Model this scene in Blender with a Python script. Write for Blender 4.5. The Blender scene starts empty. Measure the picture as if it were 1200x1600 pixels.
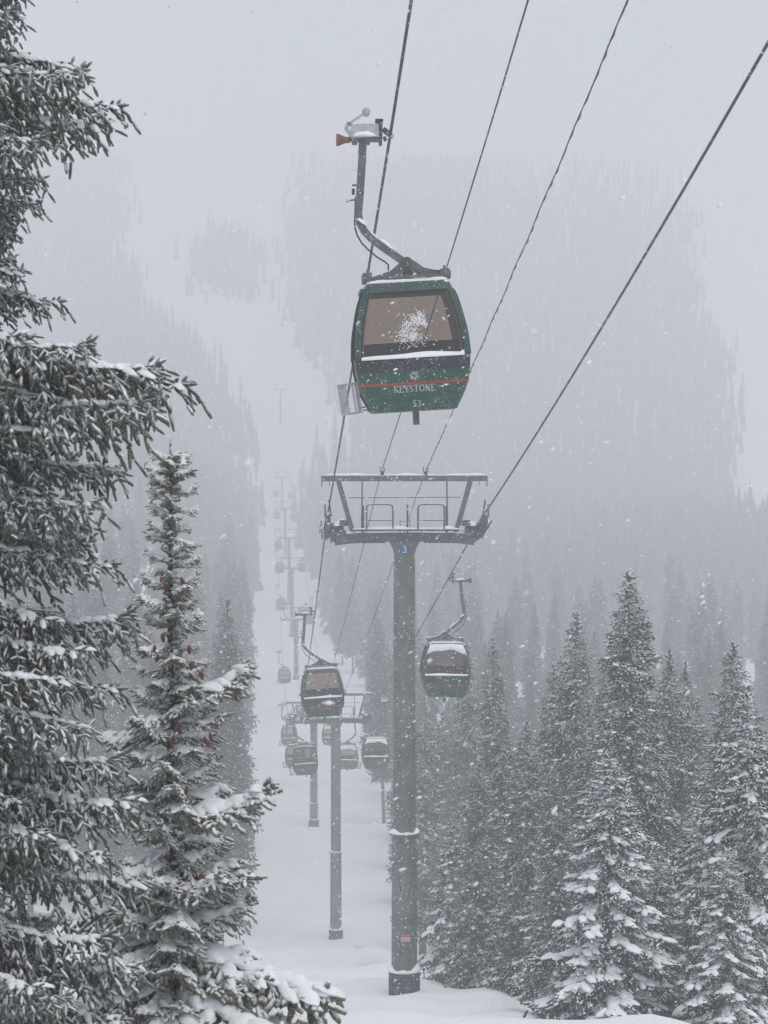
import bpy, math, random
import numpy as np
from mathutils import Vector, Matrix

# ------------------------------------------------------------------ camera, world, sun, exposure
scene = bpy.context.scene
col = scene.collection
FOCAL_PX = 3764.0                       # focal length in pixels of a 1200 x 1600 frame
cam_d = bpy.data.cameras.new('camera')
cam = bpy.data.objects.new('camera', cam_d)
col.objects.link(cam)
cam.location = (0, 0, 0)
cam.rotation_euler = (math.radians(90 - 1.52), 0, 0)
cam_d.sensor_fit = 'VERTICAL'
cam_d.sensor_height = 24.0
cam_d.lens = FOCAL_PX / 1600 * 24.0
cam_d.clip_start = 0.2
cam_d.clip_end = 6000
cam_d.dof.use_dof = True
cam_d.dof.focus_distance = 48.0
cam_d.dof.aperture_fstop = 6.3
scene.camera = cam

SUN_EL, SUN_AZ = 66.0, 150.0
world = bpy.data.worlds.new('World')
scene.world = world
world.use_nodes = True
wn = world.node_tree
wn.nodes.clear()
wo = wn.nodes.new('ShaderNodeOutputWorld')
wb = wn.nodes.new('ShaderNodeBackground')
ws = wn.nodes.new('ShaderNodeTexSky')
ws.sky_type = 'NISHITA'
ws.sun_disc = False
ws.sun_elevation = math.radians(SUN_EL)
ws.sun_rotation = math.radians(SUN_AZ)
ws.altitude = 2800
ws.dust_density = 6.0
ws.ozone_density = 1.0
wh = wn.nodes.new('ShaderNodeHueSaturation')
wh.inputs['Saturation'].default_value = 0.31
wn.links.new(ws.outputs[0], wh.inputs['Color'])
wn.links.new(wh.outputs[0], wb.inputs[0])
wb.inputs[1].default_value = 0.15
wn.links.new(wb.outputs[0], wo.inputs[0])

sun_d = bpy.data.lights.new('sun', 'SUN')
sun_d.energy = 1.5
sun_d.angle = math.radians(40)
sun_d.color = (1.0, 0.97, 0.94)
sun = bpy.data.objects.new('sun', sun_d)
col.objects.link(sun)
az, el = math.radians(SUN_AZ), math.radians(SUN_EL)
sdir = Vector((math.sin(az) * math.cos(el), math.cos(az) * math.cos(el), math.sin(el)))
sun.rotation_euler = sdir.to_track_quat('Z', 'Y').to_euler()

scene.view_settings.view_transform = 'Standard'
scene.view_settings.look = 'None'
scene.view_settings.gamma = 1.0
scene.view_settings.use_curve_mapping = False
scene.view_settings.exposure = 0.12
scene.render.engine = 'CYCLES'
cy = scene.cycles
cy.max_bounces = 10
cy.diffuse_bounces = 3
cy.glossy_bounces = 2
cy.transmission_bounces = 4
cy.transparent_max_bounces = 16
cy.volume_bounces = 6
cy.use_denoising = True

HAZE_DENSITY = 0.0023
rng = np.random.default_rng(11)
random.seed(5)

# ------------------------------------------------------------------ materials
def new_mat(name):
    m = bpy.data.materials.new(name)
    m.use_nodes = True
    nt = m.node_tree
    nt.nodes.clear()
    out = nt.nodes.new('ShaderNodeOutputMaterial')
    return m, nt, out

def N(nt, kind, **kw):
    n = nt.nodes.new(kind)
    for k, v in kw.items():
        if k in n.inputs:
            n.inputs[k].default_value = v
        else:
            setattr(n, k, v)
    return n

def math_node(nt, op, a, b=None, c=None, clamp=False):
    n = nt.nodes.new('ShaderNodeMath')
    n.operation = op
    n.use_clamp = clamp
    for i, v in enumerate((a, b, c)):
        if v is None:
            continue
        if isinstance(v, (int, float)):
            n.inputs[i].default_value = v
        else:
            nt.links.new(v, n.inputs[i])
    return n.outputs[0]

def ramp(nt, fac, lo, hi):
    n = nt.nodes.new('ShaderNodeMapRange')
    n.interpolation_type = 'SMOOTHSTEP'
    n.inputs['From Min'].default_value = lo
    n.inputs['From Max'].default_value = hi
    nt.links.new(fac, n.inputs['Value'])
    return n.outputs[0]

def mixc(nt, fac, a, b):
    n = nt.nodes.new('ShaderNodeMix')
    n.data_type = 'RGBA'
    if isinstance(fac, float):
        n.inputs[0].default_value = fac
    else:
        nt.links.new(fac, n.inputs[0])
    for i, v in ((6, a), (7, b)):
        if isinstance(v, tuple):
            n.inputs[i].default_value = (*v, 1)
        else:
            nt.links.new(v, n.inputs[i])
    return n.outputs[2]

SNOW = (0.90, 0.915, 0.935)

def mat_plain(name, color, rough=0.55, metal=0.0, var=0.25, vscale=6.0, snow=0.0, snow_scale=60.0, topsnow=None, bump=0.0):
    """paint, steel, bark: colour with patchy wear, snow grains stuck to it, and snow lying on upward faces"""
    m, nt, out = new_mat(name)
    p = N(nt, 'ShaderNodeBsdfPrincipled', Roughness=rough, Metallic=metal)
    tc = N(nt, 'ShaderNodeTexCoord')
    no = N(nt, 'ShaderNodeTexNoise', Scale=vscale, Detail=5.0, Roughness=0.65)
    nt.links.new(tc.outputs['Object'], no.inputs['Vector'])
    lo = tuple(c * (1 - var) for c in color)
    hi = tuple(min(1, c * (1 + var)) for c in color)
    c = mixc(nt, ramp(nt, no.outputs[0], 0.3, 0.7), lo, hi)
    if snow > 0:
        n2 = N(nt, 'ShaderNodeTexNoise', Scale=snow_scale, Detail=4.0, Roughness=0.7)
        nt.links.new(tc.outputs['Object'], n2.inputs['Vector'])
        n3 = N(nt, 'ShaderNodeTexNoise', Scale=vscale * 0.6, Detail=2.0)
        nt.links.new(tc.outputs['Object'], n3.inputs['Vector'])
        s = math_node(nt, 'ADD', n2.outputs[0], math_node(nt, 'MULTIPLY', math_node(nt, 'SUBTRACT', n3.outputs[0], 0.5), 0.25))
        t = 0.78 - 0.35 * snow
        c = mixc(nt, ramp(nt, s, t, t + 0.10), c, SNOW)
    if topsnow is not None:
        g = N(nt, 'ShaderNodeNewGeometry')
        sx = N(nt, 'ShaderNodeSeparateXYZ')
        nt.links.new(g.outputs['Normal'], sx.inputs[0])
        n4 = N(nt, 'ShaderNodeTexNoise', Scale=14.0, Detail=3.0)
        nt.links.new(tc.outputs['Object'], n4.inputs['Vector'])
        k = math_node(nt, 'ADD', sx.outputs[2], math_node(nt, 'MULTIPLY', math_node(nt, 'SUBTRACT', n4.outputs[0], 0.5), 0.8))
        c = mixc(nt, ramp(nt, k, topsnow, topsnow + 0.2), c, SNOW)
    nt.links.new(c, p.inputs['Base Color'])
    if bump > 0:
        b = N(nt, 'ShaderNodeBump', Strength=bump, Distance=0.02)
        nt.links.new(no.outputs[0], b.inputs['Height'])
        nt.links.new(b.outputs[0], p.inputs['Normal'])
    nt.links.new(p.outputs[0], out.inputs[0])
    return m

def mat_snow(name, bump_scale=3.0, bump=0.35, dist=0.05):
    m, nt, out = new_mat(name)
    p = N(nt, 'ShaderNodeBsdfPrincipled', Roughness=0.75)
    p.inputs['Specular IOR Level'].default_value = 0.25
    tc = N(nt, 'ShaderNodeTexCoord')
    no = N(nt, 'ShaderNodeTexNoise', Scale=bump_scale, Detail=6.0, Roughness=0.6)
    nt.links.new(tc.outputs['Object'], no.inputs['Vector'])
    c = mixc(nt, ramp(nt, no.outputs[0], 0.3, 0.75), (0.885, 0.905, 0.93), (0.925, 0.94, 0.955))
    nt.links.new(c, p.inputs['Base Color'])
    b = N(nt, 'ShaderNodeBump', Strength=bump, Distance=dist)
    nt.links.new(no.outputs[0], b.inputs['Height'])
    nt.links.new(b.outputs[0], p.inputs['Normal'])
    nt.links.new(p.outputs[0], out.inputs[0])
    return m

def mat_foliage(name, dark, light, snow_lo, snow_hi, nscale, frost=0.12, nmix=0.9):
    """needles, with frost all over and snow lying where the shoots face up"""
    m, nt, out = new_mat(name)
    p = N(nt, 'ShaderNodeBsdfPrincipled', Roughness=0.8)
    p.inputs['Specular IOR Level'].default_value = 0.2
    tc = N(nt, 'ShaderNodeTexCoord')
    no = N(nt, 'ShaderNodeTexNoise', Scale=nscale, Detail=4.0, Roughness=0.7)
    nt.links.new(tc.outputs['Object'], no.inputs['Vector'])
    n2 = N(nt, 'ShaderNodeTexNoise', Scale=nscale * (0.12 if nscale < 50 else 0.05), Detail=2.0)
    nt.links.new(tc.outputs['Object'], n2.inputs['Vector'])
    c = mixc(nt, ramp(nt, n2.outputs[0], 0.35, 0.65), dark, light)
    c = mixc(nt, math_node(nt, 'MULTIPLY', ramp(nt, no.outputs[0], 0.45, 0.7), frost * 3), c, (0.45, 0.47, 0.47))
    g = N(nt, 'ShaderNodeNewGeometry')
    sx = N(nt, 'ShaderNodeSeparateXYZ')
    nt.links.new(g.outputs['Normal'], sx.inputs[0])
    k = math_node(nt, 'ADD', sx.outputs[2], math_node(nt, 'MULTIPLY', math_node(nt, 'SUBTRACT', no.outputs[0], 0.5), nmix))
    k = math_node(nt, 'ADD', k, math_node(nt, 'MULTIPLY', math_node(nt, 'SUBTRACT', n2.outputs[0], 0.5), nmix))
    c = mixc(nt, ramp(nt, k, snow_lo, snow_hi), c, SNOW)
    nt.links.new(c, p.inputs['Base Color'])
    nt.links.new(p.outputs[0], out.inputs[0])
    return m

def mat_glass():
    m, nt, out = new_mat('tinted_glass')
    tr = N(nt, 'ShaderNodeBsdfTransparent')
    gl = N(nt, 'ShaderNodeBsdfGlossy', Roughness=0.08)
    gl.inputs[0].default_value = (0.8, 0.8, 0.8, 1)
    df = N(nt, 'ShaderNodeBsdfDiffuse')
    df.inputs[0].default_value = (0.75, 0.78, 0.8, 1)
    tr.inputs[0].default_value = (0.59, 0.512, 0.450, 1)
    tc = N(nt, 'ShaderNodeTexCoord')
    no = N(nt, 'ShaderNodeTexNoise', Scale=45.0, Detail=5.0, Roughness=0.75)
    nt.links.new(tc.outputs['Object'], no.inputs['Vector'])
    mx = N(nt, 'ShaderNodeMixShader')
    fr = N(nt, 'ShaderNodeFresnel', IOR=1.35)
    nt.links.new(fr.outputs[0], mx.inputs[0])
    nt.links.new(tr.outputs[0], mx.inputs[1])
    nt.links.new(gl.outputs[0], mx.inputs[2])
    mx2 = N(nt, 'ShaderNodeMixShader')
    nt.links.new(math_node(nt, 'ADD', 0.03, math_node(nt, 'MULTIPLY', ramp(nt, no.outputs[0], 0.62, 0.72), 0.65)), mx2.inputs[0])
    nt.links.new(mx.outputs[0], mx2.inputs[1])
    nt.links.new(df.outputs[0], mx2.inputs[2])
    nt.links.new(mx2.outputs[0], out.inputs[0])
    return m

M = {}
M['ground'] = mat_snow('ground_snow', 0.35, 0.5, 0.25)
M['snow'] = mat_snow('settled_snow', 9.0, 0.4, 0.03)
M['flake'] = mat_plain('snow_flake', (0.9, 0.92, 0.95), rough=0.8, var=0.02)
M['green'] = mat_plain('green_paint', (0.008, 0.060, 0.040), rough=0.4, var=0.25, snow=0.52, snow_scale=40, topsnow=0.75)
M['black'] = mat_plain('black_panel', (0.018, 0.019, 0.024), rough=0.5, var=0.3, snow=0.55, snow_scale=40, topsnow=0.7)
M['red'] = mat_plain('red_stripe', (0.42, 0.035, 0.022), rough=0.5, var=0.3, snow=0.3, snow_scale=60)
M['letter'] = mat_plain('pale_lettering', (0.42, 0.45, 0.47), rough=0.6, var=0.25, vscale=20)
M['steel'] = mat_plain('galvanised_steel', (0.115, 0.122, 0.127), rough=0.55, metal=0.2, var=0.3, snow=0.45, snow_scale=24, topsnow=0.55)
M['post'] = mat_plain('tower_post_steel', (0.140, 0.143, 0.138), rough=0.65, metal=0.1, var=0.3, vscale=1.6, snow=0.52, snow_scale=13, topsnow=0.6)
M['darksteel'] = mat_plain('dark_machinery', (0.055, 0.06, 0.062), rough=0.5, metal=0.3, var=0.4, snow=0.55, snow_scale=20, topsnow=0.6)
M['lightmetal'] = mat_plain('cast_aluminium', (0.46, 0.48, 0.50), rough=0.5, metal=0.3, var=0.2, snow=0.35, snow_scale=30, topsnow=0.5)
M['rack'] = mat_plain('ski_rack_aluminium', (0.42, 0.42, 0.42), rough=0.5, metal=0.2, var=0.3, vscale=8, snow=0.25, snow_scale=30, topsnow=0.5)
M['orange'] = mat_plain('orange_rubber', (0.20, 0.085, 0.045), rough=0.7, var=0.4, vscale=12)
M['rubber'] = mat_plain('black_rubber', (0.02, 0.02, 0.022), rough=0.7)
M['rope'] = mat_plain('wire_rope', (0.05, 0.047, 0.05), rough=0.6, metal=0.3, var=0.5, vscale=9, snow=0.5, snow_scale=7)
M['concrete'] = mat_plain('dark_concrete', (0.05, 0.056, 0.064), rough=0.85, var=0.4, vscale=5, snow=0.5, snow_scale=22, topsnow=0.5, bump=0.3)
M['blue'] = mat_plain('blue_sign', (0.03, 0.17, 0.36), rough=0.5, var=0.1)
M['white'] = mat_plain('white_sign', (0.75, 0.75, 0.75), rough=0.6, var=0.1)
M['signred'] = mat_plain('red_sign', (0.5, 0.09, 0.07), rough=0.6, var=0.2)
M['liner'] = mat_plain('cabin_liner', (0.5, 0.46, 0.42), rough=0.7, var=0.1)
M['seat'] = mat_plain('seat_fabric', (0.03, 0.026, 0.026), rough=0.9)
M['bark'] = mat_plain('spruce_bark', (0.085, 0.068, 0.056), rough=0.9, var=0.5, vscale=7, snow=0.45, snow_scale=12, topsnow=0.5, bump=0.5)
M['redbark'] = mat_plain('reddish_bark', (0.16, 0.085, 0.062), rough=0.9, var=0.4, vscale=7, snow=0.4, snow_scale=12, bump=0.5)
M['cone'] = mat_plain('spruce_cone', (0.17, 0.062, 0.032), rough=0.8, var=0.4, vscale=30, topsnow=0.85)
M['near_needles'] = mat_foliage('near_needles', (0.042, 0.042, 0.026), (0.082, 0.079, 0.048), 0.05, 1.0, 130.0, 0.30, 1.2)
M['young_needles'] = mat_foliage('young_needles', (0.085, 0.080, 0.044), (0.16, 0.148, 0.085), -0.05, 0.85, 130.0, 0.30, 1.2)
M['mid_needles'] = mat_foliage('mid_needles', (0.024, 0.026, 0.020), (0.052, 0.053, 0.040), 0.10, 0.80, 9.0, 0.14, 1.3)
M['far_needles'] = mat_foliage('far_needles', (0.018, 0.021, 0.018), (0.034, 0.037, 0.032), 0.42, 1.05, 3.0, 0.06, 1.0)
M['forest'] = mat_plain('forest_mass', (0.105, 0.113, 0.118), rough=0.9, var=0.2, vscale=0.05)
M['glass'] = mat_glass()

# ------------------------------------------------------------------ mesh helpers
def tag(o, label=None, cat=None, group=None, kind=None):
    if label: o['label'] = label
    if cat: o['category'] = cat
    if group: o['group'] = group
    if kind: o['kind'] = kind
    return o

def empty(name, loc=(0, 0, 0), rz=0.0):
    o = bpy.data.objects.new(name, None)
    o.empty_display_size = 0.2
    col.objects.link(o)
    o.location = loc
    o.rotation_euler = (0, 0, rz)
    return o

def np_mesh(name, V, T, mat, smooth=True):
    V = np.ascontiguousarray(V, dtype=np.float32)
    T = np.ascontiguousarray(T, dtype=np.int32)
    me = bpy.data.meshes.new(name)
    me.vertices.add(len(V))
    me.vertices.foreach_set('co', V.ravel())
    me.loops.add(T.size)
    me.loops.foreach_set('vertex_index', T.ravel())
    me.polygons.add(len(T))
    me.polygons.foreach_set('loop_start', np.arange(0, T.size, 3, dtype=np.int32))
    try:
        me.polygons.foreach_set('loop_total', np.full(len(T), 3, dtype=np.int32))
    except Exception:
        pass
    if smooth:
        me.polygons.foreach_set('use_smooth', np.ones(len(T), dtype=bool))
    me.update(calc_edges=True)
    me.materials.append(mat)
    return me

def mesh_obj(name, me, parent=None):
    o = bpy.data.objects.new(name, me)
    col.objects.link(o)
    if parent is not None:
        o.parent = parent
    return o

def cat_geo(parts):
    Vs, Ts, n = [], [], 0
    for V, T in parts:
        if len(V) == 0:
            continue
        Vs.append(V); Ts.append(T + n); n += len(V)
    return np.concatenate(Vs), np.concatenate(Ts)

class MB:
    def __init__(s):
        s.v = []; s.f = []
    def add(s, vs, fs):
        b = len(s.v)
        s.v += [tuple(map(float, v)) for v in vs]
        s.f += [tuple(i + b for i in f) for f in fs]
        return s
    def box(s, c, size, rot=None, taper=1.0):
        hx, hy, hz = (d / 2 for d in size)
        vs = []
        for z, k in ((-hz, 1.0), (hz, taper)):
            for x, y in ((-hx, -hy), (hx, -hy), (hx, hy), (-hx, hy)):
                p = Vector((x * k, y * k, z))
                if rot is not None: p = rot @ p
                vs.append(p + Vector(c))
        return s.add(vs, [(0, 3, 2, 1), (4, 5, 6, 7), (0, 1, 5, 4), (1, 2, 6, 5), (2, 3, 7, 6), (3, 0, 4, 7)])
    def bar(s, a, b, w, d=None):
        """rectangular bar from a to b; w across (in xz), d along y"""
        d = w if d is None else d
        a, b = Vector(a), Vector(b)
        ax = (b - a).normalized()
        up = Vector((0, 1, 0)) if abs(ax.y) < 0.95 else Vector((0, 0, 1))
        u = ax.cross(up).normalized(); v = ax.cross(u).normalized()
        vs = []
        for p in (a, b):
            for i, j in ((-1, -1), (1, -1), (1, 1), (-1, 1)):
                vs.append(p + u * (i * w / 2) + v * (j * d / 2))
        return s.add(vs, [(0, 1, 2, 3), (7, 6, 5, 4), (0, 4, 5, 1), (1, 5, 6, 2), (2, 6, 7, 3), (3, 7, 4, 0)])
    def tube(s, pts, r, n=8, cap=True, square=False):
        pts = [Vector(p) for p in pts]
        rs = r if isinstance(r, (list, tuple)) else [r] * len(pts)
        vs, fs = [], []
        ref = None
        for i, p in enumerate(pts):
            t = (pts[min(i + 1, len(pts) - 1)] - pts[max(i - 1, 0)]).normalized()
            if ref is None:
                ref = Vector((0, 1, 0)) if abs(t.y) < 0.9 else Vector((1, 0, 0))
            u = t.cross(ref).normalized(); w = u.cross(t).normalized()
            ref = w
            for k in range(n):
                a = 2 * math.pi * (k + (0.5 if square else 0)) / n
                q = rs[i] * (1.41421 if square else 1)
                vs.append(p + u * (math.cos(a) * q) + w * (math.sin(a) * q))
        for i in range(len(pts) - 1):
            for k in range(n):
                k2 = (k + 1) % n
                fs.append((i * n + k, i * n + k2, (i + 1) * n + k2, (i + 1) * n + k))
        if cap:
            fs.append(tuple(range(n - 1, -1, -1)))
            e = (len(pts) - 1) * n
            fs.append(tuple(range(e, e + n)))
        return s.add(vs, fs)
    def lathe(s, prof, n=24, c=(0, 0, 0), axis='z'):
        vs, fs = [], []
        for r, h in prof:
            for k in range(n):
                a = 2 * math.pi * k / n
                x, y = r * math.cos(a), r * math.sin(a)
                p = (x, y, h) if axis == 'z' else ((h, x, y) if axis == 'x' else (x, h, y))
                vs.append((p[0] + c[0], p[1] + c[1], p[2] + c[2]))
        m = len(prof)
        for i in range(m - 1):
            for k in range(n):
                k2 = (k + 1) % n
                fs.append((i * n + k, i * n + k2, (i + 1) * n + k2, (i + 1) * n + k))
        fs.append(tuple(range(n - 1, -1, -1)))
        fs.append(tuple(range((m - 1) * n, m * n)))
        return s.add(vs, fs)
    def build(s, name, mat, parent=None, smooth=False, xf=None):
        vs = s.v
        if xf is not None:
            vs = [tuple(xf @ Vector(v)) for v in vs]
        me = bpy.data.meshes.new(name)
        me.from_pydata(vs, [], s.f)
        me.materials.append(mat)
        if smooth:
            me.polygons.foreach_set('use_smooth', np.ones(len(me.polygons), dtype=bool))
            try:
                me.set_sharp_from_angle(angle=math.radians(35))
            except Exception:
                pass
        me.update()
        return mesh_obj(name, me, parent)

def ico(sub):
    t = (1 + 5 ** 0.5) / 2
    v = [(-1, t, 0), (1, t, 0), (-1, -t, 0), (1, -t, 0), (0, -1, t), (0, 1, t), (0, -1, -t), (0, 1, -t), (t, 0, -1), (t, 0, 1), (-t, 0, -1), (-t, 0, 1)]
    f = [(0, 11, 5), (0, 5, 1), (0, 1, 7), (0, 7, 10), (0, 10, 11), (1, 5, 9), (5, 11, 4), (11, 10, 2), (10, 7, 6), (7, 1, 8), (3, 9, 4), (3, 4, 2), (3, 2, 6), (3, 6, 8), (3, 8, 9), (4, 9, 5), (2, 4, 11), (6, 2, 10), (8, 6, 7), (9, 8, 1)]
    v = [np.array(p) / np.linalg.norm(p) for p in v]
    for _ in range(sub):
        cache, nf = {}, []
        def mid(a, b):
            k = (min(a, b), max(a, b))
            if k not in cache:
                p = v[a] + v[b]
                v.append(p / np.linalg.norm(p)); cache[k] = len(v) - 1
            return cache[k]
        for a, b, c in f:
            x, y, z = mid(a, b), mid(b, c), mid(c, a)
            nf += [(a, x, z), (b, y, x), (c, z, y), (x, y, z)]
        f = nf
    return np.array(v), np.array(f)

ICO = {k: ico(k) for k in (0, 1, 2, 3)}

def wob(P, seed, f=1.0):
    """cheap smooth noise in -1..1 for arrays of points"""
    r = np.random.default_rng(seed)
    out = np.zeros(len(P))
    for k in range(6):
        d = r.normal(size=3) * f * (1 + 0.6 * k)
        out += np.sin(P @ d + r.uniform(0, 6.28)) / (1 + 0.5 * k)
    return out / 2.4

def pads(centres, dims, yaws, slopes, seed, sub=2):
    """lumps of settled snow: long, wide, thick, flat underneath"""
    parts = []
    BV, BF = ICO[sub]
    for i, (c, d, yw, sl) in enumerate(zip(centres, dims, yaws, slopes)):
        V = BV * (1 + 0.28 * wob(BV + i * 1.7, seed + i, 2.2)[:, None])
        V = V * np.array(d)
        V[:, 2] = np.where(V[:, 2] < 0, V[:, 2] * 0.35, V[:, 2])
        V[:, 2] -= 0.35 * d[2] * (V[:, 0] / d[0]) ** 2 + 0.45 * d[2] * (V[:, 1] / d[1]) ** 2
        V[:, 2] += V[:, 0] * sl
        ca, sa = math.cos(yw), math.sin(yw)
        X = V[:, 0] * ca - V[:, 1] * sa; Y = V[:, 0] * sa + V[:, 1] * ca
        parts.append((np.stack([X, Y, V[:, 2]], 1) + np.array(c), BF))
    return cat_geo(parts)

# ------------------------------------------------------------------ terrain
PY = np.array([-80, -30, 0, 40, 81, 86, 95, 110, 150, 180, 190, 199, 215, 248, 300, 405, 478, 547, 680, 800, 850, 920, 1000, 1200, 1330, 1420, 1700], float)
PZ = np.array([14, 4.5, -1.9, -9.9, -18.75, -19.6, -22.3, -24.7, -31.8, -37.2, -37.7, -39.4, -39.6, -38.6, -39.2, -39.6, -37.8, -35.5, -31.5, -26, -20, 2, 30, 108, 155, 163, 165], float)

def line_x(Y):
    return 4.53 - 0.0477 * Y + np.interp(Y, [-35, 41, 81, 182, 248, 405], [.25, .14, .02, .5, .05, 0.])

def ground(X, Y):
    X = np.asarray(X, float); Y = np.asarray(Y, float)
    w = np.clip(0.05 * np.abs(Y), 2.0, 25)
    z = np.zeros(np.broadcast(X, Y).shape)
    for k in (-1, -0.5, 0, 0.5, 1):
        z = z + np.interp(Y + k * w, PY, PZ) / 5
    s = X - line_x(Y)
    kl = np.interp(Y, [0, 60, 150, 250, 500, 800, 1100, 1600], [.10, .12, .20, .50, .95, .85, .12, .05])
    kr = np.interp(Y, [0, 60, 100, 150, 200, 300, 600, 1600], [-.10, -.25, -.25, -.12, -.03, 0, .03, .0])
    L = np.maximum(0, -s - 9); R = np.maximum(0, s - 2.5)
    z = z + kl * 60 * (1 - np.exp(-L / 60)) + kr * 30 * (1 - np.exp(-R / 30))
    amp = np.clip(Y / 300, 0.12, 4.0)
    z = z + amp * (0.45 * np.sin(X * .23 + Y * .06) * np.sin(Y * .11 + 1.3) * np.exp(-(Y / 400) ** 2) + 0.5 * np.sin(X * .035 + 1) * np.sin(Y * .017 + .6))
    near = np.exp(-((Y - 120) / 90.0) ** 2)
    z = z + near * (.26 * np.sin(X * .62 + 1.3 * np.sin(Y * .21)) * np.sin(Y * .33 + .8) + .13 * np.sin(X * 1.7 + Y * .8) * np.sin(Y * .9 - X * .6 + 1) + .45 * np.sin(X * .31 + .4) * np.sin(Y * .14 + 2.1))
    z = z + 0.10 * np.sin(X * .9 + Y * .35) * np.sin(Y * .5 - X * .3) + 0.22 * np.exp(-((Y - 84) / 5.0) ** 2) * np.sin(X * .55 + 2)
    return z

def gz(x, y):
    return float(ground(np.array([x]), np.array([y]))[0])

def build_ground():
    ys = np.concatenate([np.linspace(-40, 30, 24), np.linspace(31, 72, 40), np.linspace(72.5, 130, 160), np.linspace(131, 300, 140), np.linspace(305, 1640, 170)])
    us = np.linspace(-1, 1, 221)
    us = np.sign(us) * np.abs(us) ** 1.9
    hw = 60 + 0.40 * np.maximum(ys, 0)
    X = us[None, :] * hw[:, None]
    Y = np.repeat(ys[:, None], len(us), 1)
    Z = ground(X, Y)
    V = np.stack([X.ravel(), Y.ravel(), Z.ravel()], 1)
    n = len(us)
    i = (np.arange(len(ys) - 1)[:, None] * n + np.arange(n - 1)[None, :]).ravel()
    T = np.concatenate([np.stack([i, i + 1, i + n + 1], 1), np.stack([i, i + n + 1, i + n], 1)])
    o = mesh_obj('ground', np_mesh('ground', V, T, M['ground']))
    tag(o, 'snow covered slope falling to the valley and rising beyond', None, None, 'structure')
build_ground()

# ------------------------------------------------------------------ lift line geometry
YAW = math.atan(0.0477)
GAUGE = 5.2
TOWERS = [  # y, height of the rope support
    (81.0, -2.97), (182.0, -20.6), (248.0, -28.2), (405.0, -28.8), (478.0, -23.8), (547.0, -20.4), (680.0, -17.0), (833.0, -10.2), (940.0, 23.0), (1080.0, 76.0)]
ROPE_UP = 0.62
ROPE_KEYS = [(-35.0, 21.55)] + [(y, z + ROPE_UP) for y, z in TOWERS] + [(1300.0, 160.0)]
SAGS = [0.6, 0.2, 0.3, 3.0, 0.5, 0.3, 0.8, 0.8, 3.0, 1.5, 1.0]

def rope_z(y):
    for i in range(len(ROPE_KEYS) - 1):
        (y0, z0), (y1, z1) = ROPE_KEYS[i], ROPE_KEYS[i + 1]
        if y <= y1 or i == len(ROPE_KEYS) - 2:
            u = (y - y0) / (y1 - y0)
            return z0 + (z1 - z0) * u - SAGS[i] * 4 * u * (1 - u)

def rope_pts(dx, fz, y0=-35.0, y1=1300.0):
    ys = list(np.arange(y0, 90, 2.5)) + list(np.arange(90, 300, 4)) + list(np.arange(300, y1, 10))
    return [(line_x(y) + dx, y, fz(y)) for y in ys]

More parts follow.
